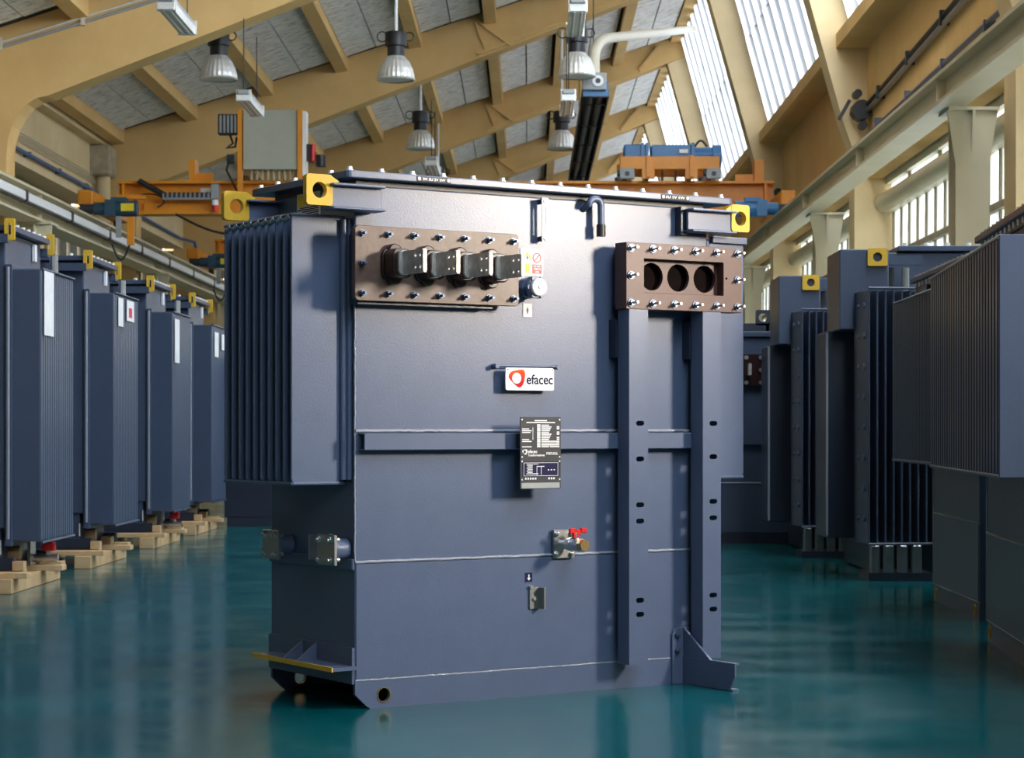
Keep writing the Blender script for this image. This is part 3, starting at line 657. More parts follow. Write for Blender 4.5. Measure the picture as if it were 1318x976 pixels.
# low voltage bushing plate with 15 studs, four bushings with busbar palms
MB().box(-.02, .60, -.060, 0, 1.585, 1.87).build('bushing_neck', 'paint_dark', T)
bp = MB().prism(rrect(-.046, .711, 1.597, 1.889, .018, 24), 'y', -.086, -.060).build('bushing_plate', 'brown', T, bevel=.002)
s0 = None
def stud_mb():
    return MB().cyl((0, -.086, 0), (0, -.090, 0), .0145, 14).cyl((0, -.090, 0), (0, -.103, 0), .0115, 6).cyl((0, -.103, 0), (0, -.124, 0), .0062, 10)
for (x, z) in [(-.017+.1165*i, 1.858) for i in range(7)]+[(-.017+.1165*i, 1.626) for i in range(7)]+[(-.017, 1.742)]:
    if s0 is None:
        s0 = stud_mb().build('stud', 'darkbolt', bp, loc=(x, 0, z), smooth=30)
    else: copy_part(s0, (x, 0, z), bp)
bu = None
for i in range(4):
    x = .118+.149*i
    if bu is None:
        b = MB()
        b.prism(rrect(-.044, .044, 1.684, 1.800, .026, 24), 'y', -.172, -.086)
        b.prism(rrect(-.030, .030, 1.662, 1.822, .029, 24), 'y', -.118, -.086).prism(rrect(-.052, .052, 1.680, 1.804, .030, 24), 'y', -.100, -.086)
        bu = b.build('bushing', 'brown_dark', T, loc=(x, 0, 0), bevel=.005, seg=2, smooth=40)
        MB().prism(rrect(-.026, .026, 1.694, 1.790, .020, 24), 'y', -.188, -.172).build('clamp_collar', 'tin', bu, bevel=.002)
        pm = MB()
        # palm with four bolt holes: two rows of cells
        for (ya, yb) in ((-.335, -.300), (-.300, -.262)):
            for (za, zb) in ((1.697, 1.742), (1.742, 1.787)):
                yc, zc = (ya+yb)/2, (za+zb)/2; sq = []
                for k in range(16):
                    a = 2*PI*k/16+PI/16; c, s_ = math.cos(a), math.sin(a); q = min((yb-ya)/2/abs(c), (zb-za)/2/abs(s_)); sq.append([yc+c*q, zc+s_*q])
                for cy, cz in ((ya, za), (ya, zb), (yb, za), (yb, zb)):
                    j = min(range(16), key=lambda q: (sq[q][0]-cy)**2+(sq[q][1]-cz)**2); sq[j] = [cy, cz]
                pm.ring([tuple(s) for s in sq], [(yc+.0082*math.cos(2*PI*k/16+PI/16), zc+.0082*math.sin(2*PI*k/16+PI/16)) for k in range(16)], 'x', -.0085, .0085)
        pm.box(-.0085, .0085, -.262, -.185, 1.697, 1.787)
        pm.prism(rrect(-.0085, .0085, 1.697, 1.787, .0084, 16), 'y', -.340, -.335)
        pm.build('busbar_palm', 'tin', bu)
    else:
        copy_part(bu, (x, 0, 0), T)
# high voltage box
MB().box(1.245, 1.80, -.05, 0, 1.62, 1.86).build('box_neck', 'paint', T, bevel=.004)
hb = MB().ring(rrect(1.216, 1.835, 1.601, 1.880, .004, 32), rrect(1.309, 1.732, 1.672, 1.814, .004, 32), 'y', -.131, -.050).build('terminal_frame', 'brown2', T, bevel=.002)
cells = MB()
for i in range(3):
    xc = 1.3795+.141*i; sq = []
    for k in range(24):
        a = 2*PI*k/24+PI/24; c, s_ = math.cos(a), math.sin(a); q = min(.0705/abs(c), .071/abs(s_)); sq.append((xc+c*q, 1.743+s_*q))
    for cx, cz in ((xc-.0705, 1.672), (xc+.0705, 1.672), (xc-.0705, 1.814), (xc+.0705, 1.814)):
        j = min(range(24), key=lambda q: (sq[q][0]-cx)**2+(sq[q][1]-cz)**2); sq[j] = (cx, cz)
    cells.ring(sq, [(xc+.059*math.cos(2*PI*k/24+PI/24), 1.743+.059*math.sin(2*PI*k/24+PI/24)) for k in range(24)], 'y', -.088, -.070)
cells.build('socket_plate', 'brown2', hb)
MB().box(1.309, 1.732, -.056, -.051, 1.672, 1.814).build('bore_shade_sheet', 'hole', hb)  # flat dark sheet in place of deep shaded bores
MB().cyl((1.748, -.133, 1.747), (1.748, -.130, 1.747), .005, 10).build('pin_hole', 'hole', hb)  # dark disc standing in for a shaded hole
def stud2():
    return MB().cyl((0, -.131, 0), (0, -.135, 0), .0165, 14).cyl((0, -.135, 0), (0, -.147, 0), .0115, 6).cyl((0, -.147, 0), (0, -.180, 0), .0055, 10)
s0 = None
for (x, z) in [(1.239+.1135*i, 1.856) for i in range(6)]+[(1.239+.1135*i, 1.627) for i in range(6)]+[(1.239, 1.742), (1.8065, 1.742)]:
    if s0 is None:
        s0 = MB().cyl((0, -.135, 0), (0, -.147, 0), .0115, 6).cyl((0, -.147, 0), (0, -.182, 0), .0058, 10).build('stud', 'bolt', hb, loc=(x, 0, z), smooth=30)
        MB().ring(circ(0, 0, .0175, 16), circ(0, 0, .0105, 16), 'y', -.136, -.131).build('washer', 'darkbolt', s0)
    else: copy_part(s0, (x, 0, z), hb)
# stiffener, support rails
MB().box(.015, 1.680, -.050, -.044, 1.015, 1.082).box(.015, 1.680, -.046, 0, 1.015, 1.021).box(.015, 1.680, -.046, 0, 1.077, 1.083).build('stiffener', 'paint', T, bevel=.003)
bead((.0, -.004, 1.092), (1.69, -.004, 1.092), .007)
def rail(xc, slots, z0):
    hw = .049; zs = sorted(slots); mb = MB(); y0, y1 = -.131, -.124; top = 1.60
    cuts = [z0]+[(zs[i]+zs[i+1])/2 for i in range(len(zs)-1)]+[top]
    for i, z in enumerate(zs):
        za, zb = cuts[i], cuts[i+1]; h = .016
        mb.box(xc-hw, xc+hw, y0, y1, za, z-h).box(xc-hw, xc+hw, y0, y1, z+h, zb)
        mb.ring(rrect(xc-hw, xc+hw, z-h, z+h, .0005, 24), stadium(xc+.008, z, .021, .0105, 24), 'y', y0, y1)
    mb.box(xc-hw, xc-hw+.006, y1, -.051, z0, top).box(xc+hw-.006, xc+hw, y1, -.051, z0, top)
    return mb.build('support_rail', 'paint', T)
rail(1.280, [1.123, .973, .781, .713, .381, .322], .112); rail(1.669, [1.123, .980, .788, .718, .386, .326], .116)
for x in (1.280, 1.669): MB().box(x-.06, x+.06, -.05, 0, 1.40, 1.56).build('rail_bracket', 'paint_dark', T)
# foot
MB().prism([(1.545, 0), (1.668, 0), (1.668, .215), (1.652, .237), (1.63, .243), (1.58, .243), (1.556, .237), (1.545, .215)], 'y', -.016, -.004).build('foot_plate', 'paint', T, bevel=.002)
for x, z in ((1.568, .212), (1.642, .222), (1.568, .145)): MB().cyl((x, -.028, z), (x, -.016, z), .011, 6).cyl((x, -.033, z), (x, -.028, z), .006, 8).build('foot_bolt', 'darkbolt', T)
MB().prism([(-.016, .243), (-.016, .118), (-.205, .118)], 'x', 1.602, 1.614).build('foot_gusset', 'paint', T)
MB().prism([(-.016, 0), (-.016, .118), (-.372, .118), (-.372, .062), (-.335, .004), (-.016, 0)][:-1], 'x', 1.600, 1.608).box(1.606, 1.625, -.370, -.016, .111, .118).box(1.606, 1.64, -.350, -.016, .0, .008).build('foot_channel', 'paint', T)
# side shelf with yellow edge, gussets, back strip
MB().box(-.112, 0, -.03, .665, .158, .172).build('side_shelf', 'paint', T)
MB().box(-.118, -.112, -.03, .665, .156, .174).build('shelf_edge', 'yellow', T)
MB().box(-.012, 0, 0, .725, .10, .242).build('shelf_backing', 'paint', T)
for y in (.30, .42): MB().prism([(-.012, .240), (-.012, .172), (-.10, .172)], 'y', y-.005, y+.005).build('shelf_gusset', 'paint', T)
# blanked valve flanges on the short side
fl = None
for y in (.055, .535):
    if fl is None:
        fl = MB().box(-.100, -.086, -.072, .072, .567, .686).build('blank_flange', 'steel', T, loc=(0, y, 0), bevel=.002)
        MB().cyl((-.086, 0, .627), (-.01, 0, .627), .042, 16).build('flange_pipe', 'paint', fl, smooth=40)
        MB().cyl((-.086, 0, .627), (-.074, 0, .627), .062, 16).build('flange_collar', 'paint', fl, smooth=40)
        for a, b in ((-.048, .588), (.048, .588), (-.048, .666), (.048, .666)):
            MB().cyl((-.110, a, b), (-.100, a, b), .013, 6).cyl((-.118, a, b), (-.110, a, b), .007, 8).cyl((-.086, a, b), (-.066, a, b), .009, 8).build('flange_bolt', 'bolt', fl)
    else: copy_part(fl, (0, y, 0), T)
MB().box(-.05, 0, .285, .295, .575, .675).build('side_rib', 'steel', T)
# gauge bracket near the lid, vent hook
lg = MB().ring(rrect(.852, .884, 1.872, 2.050, .003, 24), stadium(.868, 1.960, .0032, .055, 24), 'y', -.044, -.039).build('slotted_plate', 'white', T)
for z in (1.884, 2.038): MB().cyl((.868, -.050, z), (.868, -.044, z), .009, 10).build('plate_screw', 'bolt', lg)
for z in (1.884, 2.038): MB().cyl((.868, -.039, z), (.868, 0, z), .011, 10).build('plate_spacer', 'paint_dark', lg)
hk = [(1.088, -.0, 2.02), (1.088, -.03, 2.035)]+[(1.096+.030*(1-math.cos(t))-.008, -.045, 2.035+.026*math.sin(t)) for t in [PI*i/8 for i in range(9)]]+[(1.148, -.045, 2.0), (1.148, -.045, 1.95)]
MB().tube(hk, .0145, 12).build('vent_hook', 'paint', T, smooth=60)
MB().cyl((1.148, -.045, 1.905), (1.148, -.045, 1.955), .019, 14).build('vent_cap', 'black', T, smooth=40)
# warning and small labels
wl_ = MB().box(.772, .884, -.003, 0, 1.730, 1.842).build('warning_label', 'paper', T)
MB().ring(circ(.853, 1.805, .021), circ(.853, 1.805, .017), 'y', -.0045, -.003).beam((.839, -.0038, 1.791), (.867, -.0038, 1.819), .0012, .004, (1, 0, -1)).build('prohibition_ring', 'red_print', wl_)
rd = MB().box(.831, .877, -.0042, -.003, 1.740, 1.778).build('red_block', 'red_print', wl_)
for k, s in enumerate(('DO NOT', 'OPERATE', 'LIVE')): fit_text(s, .034 if k < 2 else .018, .007, .837 if k < 2 else .845, 1.7665-.0115*k, -.0044, 'white', wl_)
MB().prism([(.783, 1.793), (.806, 1.830), (.829, 1.793), (.822, 1.793), (.806, 1.820), (.790, 1.793)], 'y', -.0045, -.003).build('warning_triangle', 'yellow_print', wl_)
MB().prism([(.807, 1.815), (.801, 1.803), (.806, 1.803), (.803, 1.793), (.812, 1.806), (.807, 1.806)], 'y', -.0045, -.003).build('lightning_mark', 'black', wl_)
MB().box(.796, .816, -.0042, -.003, 1.742, 1.779).build('yellow_block', 'yellow_print', wl_)
sl = MB().box(.786, .829, -.003, 0, 1.560, 1.615).build('small_label', 'paper', T)
MB().prism([(.807, 1.602), (.812, 1.588), (.807, 1.572), (.802, 1.588)], 'y', -.0042, -.003).build('arrow_mark', 'black', sl)
al = MB().box(.794, .829, -.0055, 0, .469, .507).build('earth_label', 'navy_print', T)
MB().box(.809, .814, -.0068, -.005, .484, .500).prism([(.803, .486), (.820, .486), (.8115, .475)], 'y', -.0068, -.005).build('arrow_mark', 'white', al)
# tap changer knob
kb = MB().cyl((.803, 0, 1.678), (.803, -.035, 1.678), .045, 8).cyl((.803, -.035, 1.678), (.803, -.06, 1.678), .034, 12).cyl((.803, -.06, 1.678), (.803, -.082, 1.678), .046, 12).build('tap_changer', 'paint', T, bevel=.002)
dk = MB().cyl((.803, -.082, 1.678), (.803, -.102, 1.678), .036, 28).build('tap_dial', 'white', kb, smooth=40, bevel=.003)
MB().cyl((.803, -.106, 1.678), (.803, -.101, 1.678), .007, 10).build('dial_screw', 'darkbolt', kb)
for k in range(6):
    a = 2*PI*k/6; MB().cyl((.803+.04*math.cos(a), -.055, 1.678+.04*math.sin(a)), (.803+.04*math.cos(a), -.088, 1.678+.04*math.sin(a)), .010, 8).build('knob_lobe', 'paint', kb, smooth=40)
# maker's sign hung from a rod
rod = MB().cyl((.640, -.030, 1.357), (.945, -.030, 1.357), .0052, 10).build('sign_rod', 'paint', T, smooth=40)
for x in (.640, .940): MB().cyl((x, 0, 1.355), (x, -.036, 1.355), .010, 10).build('rod_stud', 'paint', rod)
sg = MB().prism(rrect(.674, .911, 1.257, 1.349, .008, 24), 'y', -.044, -.038).build('name_sign', 'white', T)
def logo_mat():
    m = mat('logo_print', (.8, .05, .04), .6, spec=.2); nt = m.node_tree; b = nt.nodes['Principled BSDF']; tc = nt.nodes['Texture Coordinate']
    sx = nt.nodes.new('ShaderNodeSeparateXYZ'); r = nt.nodes.new('ShaderNodeValToRGB'); mr = nt.nodes.new('ShaderNodeMapRange')
    mr.inputs['From Min'].default_value = 1.27; mr.inputs['From Max'].default_value = 1.342
    e = r.color_ramp.elements; e[0].color = (.50, .003, .022, 1); e[1].color = (.74, .085, .0, 1); e[0].position = .25
    nt.links.new(tc.outputs['Object'], sx.inputs[0]); nt.links.new(sx.outputs['Z'], mr.inputs['Value']); nt.links.new(mr.outputs[0], r.inputs['Fac']); nt.links.new(r.outputs['Color'], b.inputs['Base Color'])
    return m
M['logo'] = logo_mat()
def logo_loop(cx, cz, k):
    """rounded triangle: points (dx,dz) of the outline, smoothed"""
    pts = [(-.041, .012), (-.028, .030), (.0, .036), (.030, .039), (.041, .030), (.040, .005), (.032, -.022), (.018, -.036), (.004, -.034), (-.018, -.016), (-.036, .000)]
    for _ in range(2):
        pts = [q for i in range(len(pts)) for q in ((.75*pts[i][0]+.25*pts[(i+1) % len(pts)][0], .75*pts[i][1]+.25*pts[(i+1) % len(pts)][1]), (.25*pts[i][0]+.75*pts[(i+1) % len(pts)][0], .25*pts[i][1]+.75*pts[(i+1) % len(pts)][1]))]
    return [(cx+k*a, cz+k*b) for a, b in pts]
lo1 = logo_loop(.7275, 1.3035, 1.0)
ci = (.7275, 1.3065)
inn = []
for a, b in lo1:
    t = math.atan2(b-ci[1], a-ci[0]); inn.append((ci[0]+.0225*math.cos(t), ci[1]+.0225*math.sin(t)))
MB().ring(lo1, inn, 'y', -.0452, -.044).build('logo', 'logo', sg)
fit_text('efacec', .130, .038, .775, 1.2835, -.0445, 'navy_print', sg)
for x in (.684, .903): MB().cyl((x, -.0455, 1.342), (x, -.044, 1.342), .003, 8).build('sign_screw', 'darkbolt', sg)
# rating plate
rp = MB().prism(rrect(.706, .904, .855, 1.148, .003, 16), 'y', -.104, -.100).build('rating_plate', 'plate', T)
MB().box(.72, .89, -.100, -.05, 1.02, 1.08).build('plate_holder', 'paint_dark', rp)
MB().box(.712, .898, -.1048, -.104, .858, .880).build('plate_foot_strip', 'grey', rp)
MB().box(.716, .896, -.1046, -.104, .905, .966).build('diagram_panel', 'navy_print', rp)
for (x, z) in ((.713, 1.137), (.897, 1.137), (.713, .985), (.897, .985), (.713, .967), (.897, .967), (.713, .893), (.897, .893)): MB().cyl((x, -.107, z), (x, -.104, z), .0035, 8).build('plate_rivet', 'white', rp)
ln = MB()
def bar(x0, x1, z, h=.0042): ln.box(x0, x1, -.1052, -.104, z, z+h)
bar(.775, .835, 1.131); bar(.735, .875, 1.123)
for k in range(13):
    z = 1.112-.0073*k
    if k in (2, 3, 4, 8, 9, 12): bar(.714, .714+.046-.006*(k % 3), z, .004)
    bar(.808, .845+.012*((k*7) % 4)/3, z, .0045)
    bar(.787, .803, z, .0058)
    if k % 3: bar(.884, .896, z, .0058)
    if k > 8: bar(.850, .896, z, .0045)
for zz in (1.055, 1.065): bar(.765, .768, zz, .04)
for x0 in (.735, .765): ln.box(x0, x0+.028, -.1052, -.104, .915, .918).box(x0, x0+.028, -.1052, -.104, .955, .957)
ln.box(.722, .890, -.1052, -.104, .9075, .909).box(.722, .890, -.1052, -.104, .9605, .962).box(.722, .7235, -.1052, -.104, .908, .961).box(.8885, .89, -.1052, -.104, .908, .961)
for k in range(7): ln.box(.736+.004*(k % 2), .765, -.1054, -.104, .915+.0058*k, .9175+.0058*k)
ln.box(.785, .787, -.1054, -.104, .912, .945).box(.806, .808, -.1054, -.104, .912, .945).box(.785, .822, -.1054, -.104, .945, .948)
for k in range(3): ln.box(.840+.014*k, .846+.014*k, -.1054, -.104, .930, .934)
for k in range(5): ln.box(.728+.012*k, .735+.012*k, -.1054, -.104, .893, .901)
for k in range(3): ln.box(.842+.012*k, .849+.012*k, -.1054, -.104, .893, .901)
ln.build('rating_figures', 'white', rp)
lo2 = [(.7265+(a-.7275)*.30, 1.005+(b-1.3035)*.30) for a, b in lo1]; inn2 = [(.7265+(a-.7275)*.30, 1.005+(b-1.3035)*.30) for a, b in inn]
MB().ring(lo2, inn2, 'y', -.1054, -.104).build('logo', 'white', rp)
fit_text('efacec', .046, .013, .742, 1.001, -.1046, 'white', rp); fit_text('Transformadores', .082, .009, .742, .988, -.1046, 'white', rp); fit_text('PORTUGAL', .056, .010, .833, .994, -.1046, 'white', rp)
# drain valve and earth terminal
dv = MB().box(.925, 1.030, -.022, -.008, .562, .682).build('drain_valve', 'steel', T, bevel=.002)
for (x, z) in ((.940, .665), (1.013, .665), (.940, .580), (1.013, .580)): MB().cyl((x, -.034, z), (x, -.022, z), .012, 6).cyl((x, -.042, z), (x, -.034, z), .006, 8).build('valve_bolt', 'bolt', dv)
MB().cyl((.975, -.02, .622), (.975, -.06, .622), .018, 12).cyl((.975, -.06, .622), (.975, -.085, .622), .028, 8).cyl((.975, -.085, .622), (.975, -.125, .622), .024, 16).cyl((.975, -.125, .622), (.975, -.15, .622), .029, 8).build('valve_body', 'bolt', dv, smooth=35)
MB().cyl((.975, -.15, .622), (.975, -.178, .622), .025, 6).build('valve_plug', 'brass', dv)
MB().cyl((.975, -.105, .64), (.975, -.105, .672), .009, 10).build('valve_stem', 'bolt', dv)
MB().box(.945, .975, -.112, -.098, .668, .690).box(.975, 1.000, -.112, -.098, .660, .684).box(1.000, 1.030, -.114, -.096, .670, .690).box(.962, .99, -.113, -.097, .650, .676).build('valve_handle', 'red', dv, bevel=.003)
et = MB().box(.812, .866, -.012, -.003, .358, .446).box(.858, .866, -.050, -.012, .358, .446).build('earth_terminal', 'steel', T, bevel=.001)
MB().cyl((.835, -.02, .400), (.835, -.012, .400), .009, 8).build('terminal_bolt', 'bolt', et)
MB().cyl((.818, -.02, .449), (.818, -.003, .449), .008, 8).build('terminal_pin', 'bolt', et)
# ------------------------------------------------------------------ row along the left wall
def left_unit(y, label):
    t = thing('distribution_transformer', label, 'transformer', (-3.50, y, 0), 0, 'transformers in the left row')
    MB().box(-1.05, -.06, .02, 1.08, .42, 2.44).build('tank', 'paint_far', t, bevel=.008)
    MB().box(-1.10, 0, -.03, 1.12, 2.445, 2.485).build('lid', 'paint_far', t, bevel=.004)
    b0 = None
    for (x, yy) in [(-.03, .06+.165*k) for k in range(7)]+[(-.16-.18*k, 0) for k in range(5)]:
        if b0 is None: b0 = MB().cyl((0, 0, 2.485), (0, 0, 2.503), .018, 8).build('lid_bolt', 'cap', t, loc=(x, yy, 0))
        else: copy_part(b0, (x, yy, 0), t)
    for yy in (-.06, 1.15):
        MB().ring(rrect(-.045, .025, 2.375, 2.525, .01, 16), rrect(-.02, .0, 2.41, 2.49, .009, 16), 'y', yy-.012, yy+.012).build('lifting_lug', 'yellow', t)
        MB().box(-.35, -.02, yy-.02, yy+.06, 2.36, 2.42).build('lifting_arm', 'paint_far', t)
    MB().box(-.055, -.035, .80, .86, 2.30, 2.42).build('tap_label', 'paper', t)
    r = thing('radiator', None, None); r.parent = t
    f0 = None
    for k in range(15):
        if f0 is None: f0 = MB().box(-.02, .185, 0, .052, .33, 2.19).build('fin', 'paint_far', r, loc=(0, .02+.0705*k, 0), bevel=.012, seg=2)
        else: copy_part(f0, (0, .02+.0705*k, 0), r)
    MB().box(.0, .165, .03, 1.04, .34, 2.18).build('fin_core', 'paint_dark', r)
    MB().box(-.06, -.01, .0, 1.10, .30, 2.22).build('header_frame', 'paint_far', r, bevel=.004)
    MB().tube([(-.035, -.004, .35+.05*k) for k in range(38)], .012, 6).build('weld_bead', 'weld', r)
    MB().tube([(.19, .02, 2.19), (.19, 1.06, 2.19)], .010, 6).build('edge_rod', 'paint_far', r); MB().tube([(.19, .02, .325), (.19, 1.06, .325)], .010, 6).build('edge_rod', 'paint_far', r)
    MB().box(-1.0, -.10, .05, 1.05, .14, .44).build('tank_foot', 'paint_far', t)
    for yy in (0, 1.0): MB().box(-1.05, .0, yy, yy+.10, .14, .22).build('skid', 'paint_dark', t)
    MB().box(-.10, -.095, .02, .06, .24, .34).build('data_plate', 'paper', t)
    MB().cyl((-.02, .3, .24), (-.10, .3, .24), .05, 12).build('wheel_stub', 'wood', t)
    return t
def drain(t, y):
    d = MB().box(-.02, .0, y-.12, y+.05, .14, .32).build('drain_valve', 'bolt', t)
    MB().cyl((0, y, .185), (.17, y, .185), .03, 12).build('valve_body', 'bolt', d, smooth=40)
    MB().box(.06, .15, y-.03, y+.03, .235, .30).build('valve_handle', 'red', d, bevel=.01); MB().cyl((.1, y, .19), (.1, y, .24), .02, 10).build('valve_stem', 'bolt', d)
def sheet(t, y0, y1, z0, z1, name='job_sheet'):
    return MB().box(.193, .197, y0, y1, z0, z1).build(name, 'paper', t)
L = [('slate blue transformer nearest at the left edge, long white sheet on ribs', 14.68), ('second transformer of the left row, two white sheets on its ribs', 17.28), ('third transformer of the left row, one narrow white sheet and red drain valve', 20.12), ('fourth transformer of the left row, beside the fins of the big one', 22.62)]
for k, (lab, y) in enumerate(L):
    u = left_unit(y, lab)
    if k in (0, 2): drain(u, .62)
    if k == 0: sheet(u, .07, .36, 1.74, 2.18)
    if k == 1: sheet(u, .14, .34, 1.93, 2.16); q = sheet(u, .50, .82, 1.99, 2.16); MB().box(.1975, .1985, .58, .72, 2.02, 2.10).build('red_stamp', 'red_print', q)
    if k == 2: sheet(u, .08, .34, 1.72, 2.13)
    if k == 3: sheet(u, .14, .42, 1.86, 2.12); sheet(u, .66, .98, 1.95, 2.12)
    if k in (0, 1, 2): MB().cyl((.1, .8, 2.19), (.1, .8, 2.34), .03, 10).build('filler_neck', 'steel', u)
    p = thing('timber_pallet', ('pale timber pallet under the nearest transformer at the left edge', 'pale timber pallet under the second transformer of the left row', 'pale timber pallet under the third transformer of the left row', 'pale timber pallet under the fourth transformer, beside the big radiator')[k], 'pallet', (-3.5, y, 0), 0, 'pallets under the left row')
    for x in (.02, -.5, -1.0): MB().box(x-.08, x+.05, -.35, 1.15, 0, .10).build('runner', 'wood', p, bevel=.004)
    for yy, e in ((-.30, .16), (.05, .05), (.52, .22), (.95, .12)): MB().box(-1.1, e, yy, yy+.14, .10, .138).build('deck_board', 'wood', p, bevel=.003)
    MB().box(-.06, .02, .72, .86, .138, .2).build('wedge', 'wood', p); MB().box(.005, .08, -.05, .04, .138, .2).build('wedge', 'wood', p)
# ------------------------------------------------------------------ right-hand side
def right_unit(loc, rz, label, y0, y1, ry0, ry1, nf, ly0, ly1):
    t = thing('long_transformer', label, 'transformer', loc, rz)
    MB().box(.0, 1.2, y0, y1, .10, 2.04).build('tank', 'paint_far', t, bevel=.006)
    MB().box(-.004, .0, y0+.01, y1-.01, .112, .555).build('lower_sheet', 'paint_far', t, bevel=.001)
    for xx in (0, 1.17): MB().box(xx, xx+.03, y0, y1, 0, .10).build('skid', 'paint_far', t)
    MB().tube([(-.002, y0, .56), (-.002, y1, .56)], .008, 6).build('weld_bead', 'weld', t); MB().tube([(-.002, y0, .108), (-.002, y1, .108)], .006, 6).build('weld_bead', 'weld', t); MB().tube([(0, y1, .12), (0, y1, 1.0)], .007, 6).build('weld_bead', 'weld', t)
    for yy in (y1-.12, y0+.12): MB().ring([(yy+.034*math.cos(2*PI*k/20), .055+.034*math.sin(2*PI*k/20)) for k in range(20)], [(yy+.024*math.cos(2*PI*k/20), .055+.024*math.sin(2*PI*k/20)) for k in range(20)], 'x', -.006, .0).build('hole_bush', 'yellow', t)
    MB().box(-.05, 1.25, ly0, ly1, 2.07, 2.105).build('lid', 'paint_far', t, bevel=.004); MB().box(-.02, 1.22, ly0+.03, ly1-.03, 2.03, 2.07).build('rim_flange', 'paint_dark', t)
    b0 = None
    n = int((ly1-ly0)/.14)
    for k in range(n):
        yy = ly1-.08-.14*k
        if b0 is None: b0 = MB().cyl((-.015, 0, 2.04), (-.015, 0, 2.105), .015, 6).cyl((-.015, 0, 2.105), (-.015, 0, 2.125), .015, 8).build('lid_bolt', 'bolt', t, loc=(0, yy, 0))
        else: copy_part(b0, (0, yy, 0), t)
    a = MB().box(-.03, .03, ly1-.55, ly1-.14, 1.955, 2.03).build('lifting_arm', 'paint_far', t)
    MB().ring([(ly1-.08+.055*math.cos(2*PI*k/20)*1.0, 2.0+.06*math.sin(2*PI*k/20)) for k in range(20)], [(ly1-.08+.03*math.cos(2*PI*k/20), 2.0+.03*math.sin(2*PI*k/20)) for k in range(20)], 'x', -.02, .01).build('lifting_lug', 'yellow', a)
    r = thing('radiator', None, None); r.parent = t
    p = (ry1-ry0)/nf; f0 = None
    for k in range(nf):
        if f0 is None: f0 = MB().prism([(-.255, 0), (-.255, p*.62), (0, p*.62), (0, 0)], 'z', .90, 1.90).build('fin', 'paint_far', r, loc=(0, ry0+p*k, 0), bevel=.010, seg=2)
        else: copy_part(f0, (0, ry0+p*k, 0), r)
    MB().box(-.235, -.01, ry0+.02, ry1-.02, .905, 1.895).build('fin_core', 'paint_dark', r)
    MB().box(-.262, 0, ry0-.012, ry0, .895, 1.905).build('end_sheet', 'paint_far', r, bevel=.004)
    for z in (.90, 1.90): MB().tube([(-.25, ry0, z), (-.25, ry1, z)], .010, 6).build('edge_rod', 'paint_far', r)
    return t
r1 = right_unit((2.38, 11.2, 0), -math.radians(4.3), 'slate blue ribbed transformer nearest at the right edge, turned slightly', -2.25, 0, -2.28, .36, 28, -2.3, .12)
r2 = right_unit((2.57, 12.28, 0), -math.radians(1.0), 'ribbed transformer at the right, just behind the nearest ribbed one', 0.03, 1.56, .02, 1.60, 26, 0, 2.2)
def cable_unit(loc, label):
    t = thing('cable_box_transformer', label, 'transformer', loc, 0, 'transformers with cable boxes at the right')
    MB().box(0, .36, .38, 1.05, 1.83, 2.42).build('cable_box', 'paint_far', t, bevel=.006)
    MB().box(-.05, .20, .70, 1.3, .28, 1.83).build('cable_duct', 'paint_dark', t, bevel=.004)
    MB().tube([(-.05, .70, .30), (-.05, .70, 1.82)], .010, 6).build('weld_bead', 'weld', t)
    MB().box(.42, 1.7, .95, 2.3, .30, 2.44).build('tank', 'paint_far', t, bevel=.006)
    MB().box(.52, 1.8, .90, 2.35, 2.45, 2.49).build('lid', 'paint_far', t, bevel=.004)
    b0 = None
    for k in range(6):
        if b0 is None: b0 = MB().cyl((0, .94, 2.49), (0, .94, 2.515), .02, 8).build('lid_bolt', 'cap', t, loc=(.58+.16*k, 0, 0))
        else: copy_part(b0, (.58+.16*k, 0, 0), t)
    a = MB().box(.34, .62, .44, .50, 2.31, 2.38).build('lifting_arm', 'paint_far', t)
    MB().ring(rrect(.20, .345, 2.295, 2.425, .012, 24), circ(.272, 2.36, .034, 24), 'y', .34, .375).build('lifting_lug', 'yellow', a)
    MB().cyl((.40, .6, 2.12), (.40, .6, 2.30), .04, 10).build('bushing_stub', 'plate', t); MB().cyl((.52, .6, 2.12), (.52, .6, 2.30), .03, 10).build('bushing_stub', 'grey', t)
    r = thing('radiator', None, None); r.parent = t; r.location = (.15, 0, 0); r.rotation_euler = (0, 0, math.radians(9))
    f0 = None
    for k in range(12):
        if f0 is None: f0 = MB().box(0, .014, 0, .32, .27, 2.10).build('fin', 'paint_far', r, bevel=.005)
        else: copy_part(f0, (.0615*k, 0, 0), r)
    for z in (.27, 2.11): MB().tube([(0, 0, z), (.70, 0, z)], .010, 6).build('edge_rod', 'paint_far', r)
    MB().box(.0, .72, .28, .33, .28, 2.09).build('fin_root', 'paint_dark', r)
    for k in range(8):
        MB().cyl((-.012, .09, .45+.22*k), (.0, .09, .45+.22*k), .022, 10).build('spacer_button', 'paint', r); MB().cyl((-.012, .23, .45+.22*k), (.0, .23, .45+.22*k), .016, 10).build('spacer_button', 'paint', r)
    MB().box(.30, 1.6, .5, 2.2, .02, .32).build('tank_foot', 'paint_dark', t)
    for k in range(4): MB().box(.18+.10*k, .25+.10*k, .08, .16, .05, .26).build('wrapped_post', 'steel', t, bevel=.01)
    MB().box(.16, .62, .06, .5, 0, .06).build('skid', 'paint_dark', t)
    return t
c3 = cable_unit((2.29, 15.5, 0), 'transformer with a square cable box, before the nearest right window post')
c4 = copy_tree(c3, (2.16, 18.25, 0), 'smaller looking transformer with a cable box and spotted fins, behind the other')
t = thing('crosswise_transformer', 'dark transformer standing crosswise behind, glimpsed below the fins of the big one', 'transformer', (-3.42, 24.3, 0))
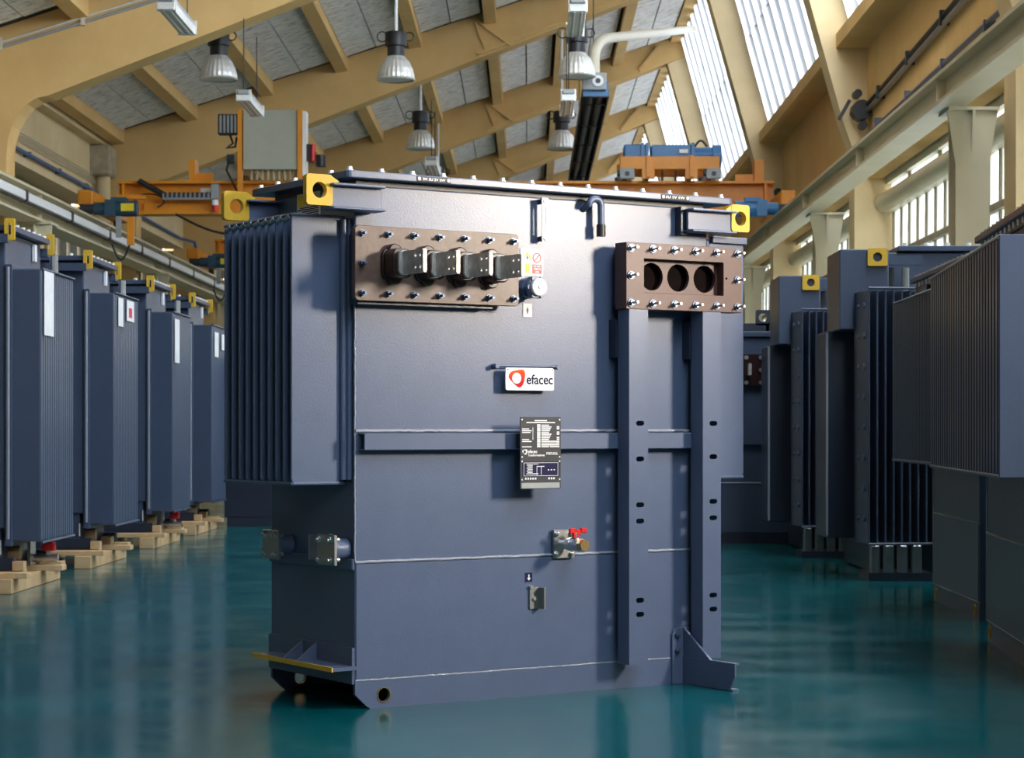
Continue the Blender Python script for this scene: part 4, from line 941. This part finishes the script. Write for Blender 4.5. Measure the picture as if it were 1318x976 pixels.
MB().box(0, 1.9, 0, .8, .1, 1.85).build('tank', 'paint_dark', t, bevel=.006); MB().box(-.04, 1.94, -.04, .84, 1.85, 1.9).build('lid', 'paint_far', t, bevel=.004)
for yy in (0, .77): MB().box(.03, 1.87, yy, yy+.03, 0, .1).build('skid', 'paint_dark', t)
MB().tube([(0, -.005, .58), (1.9, -.005, .58)], .008, 6).build('weld_bead', 'paint_far', t); MB().box(.05, 1.85, -.06, 0, .95, 1.03).build('stiffener', 'paint_dark', t)
t = thing('rear_transformer', 'transformer seen face on at the back, brown plate and yellow warning label', 'transformer', (1.2, 20.7, 0))
MB().box(0, 1.75, 0, .8, .1, 1.98).build('tank', 'paint_far', t, bevel=.006); MB().box(-.05, 1.8, -.05, .85, 1.98, 2.03).build('lid', 'paint_far', t, bevel=.004)
MB().box(0, 1.75, 0, .02, 0, .1).build('skid', 'paint_dark', t); MB().tube([(0, -.005, .58), (1.75, -.005, .58)], .008, 6).build('weld_bead', 'weld', t); MB().box(0, 1.75, -.06, 0, .95, 1.03).build('stiffener', 'paint_far', t)
b = MB().box(.70, 1.05, -.08, -.03, 1.51, 1.81).build('bushing_plate', 'brown_dark', t)
MB().box(.72, 1.03, -.03, 0, 1.53, 1.79).build('bushing_neck', 'paint_dark', t)
for x, z in ((.88, 1.78), (1.02, 1.78), (1.02, 1.66), (.88, 1.54), (1.02, 1.54)): MB().cyl((x, -.11, z), (x, -.08, z), .020, 10).build('stud', 'bolt', b)
MB().box(.89, .92, -.2, -.08, 1.61, 1.72).build('busbar_palm', 'tin', b)
l_ = MB().box(1.095, 1.19, -.006, 0, 1.56, 1.72).build('warning_label', 'paper', t)
MB().prism([(1.11, 1.645), (1.175, 1.645), (1.1425, 1.705)], 'y', -.010, -.006).build('warning_triangle', 'yellow_print', l_); MB().box(1.11, 1.175, -.010, -.006, 1.575, 1.635).build('yellow_block', 'yellow_print', l_)
MB().cyl((1.19, -.08, 1.52), (1.19, 0, 1.52), .045, 12).build('tap_dial', 'white', t)
for x in (.68, 1.0):
    a = MB().box(x+.1, x+.45, .2, .26, 2.03, 2.12).build('lifting_arm', 'paint_dark', t)
    z = 2.03 if x < .8 else 2.10
    MB().ring(rrect(x, x+.16, z, z+.15, .012, 24), circ(x+.07, z+.075, .04, 24), 'y', .2, .23).build('lifting_lug', 'paint_dark', a)
for k in range(4): MB().cyl((.98+.09*k, .4, 2.03), (.98+.09*k, .4, 2.1), .03, 8).build('bushing_stub', 'black', t)
MB().box(1.17, 1.23, -.25, -.06, .78, 1.06).build('junction_box', 'black', t)
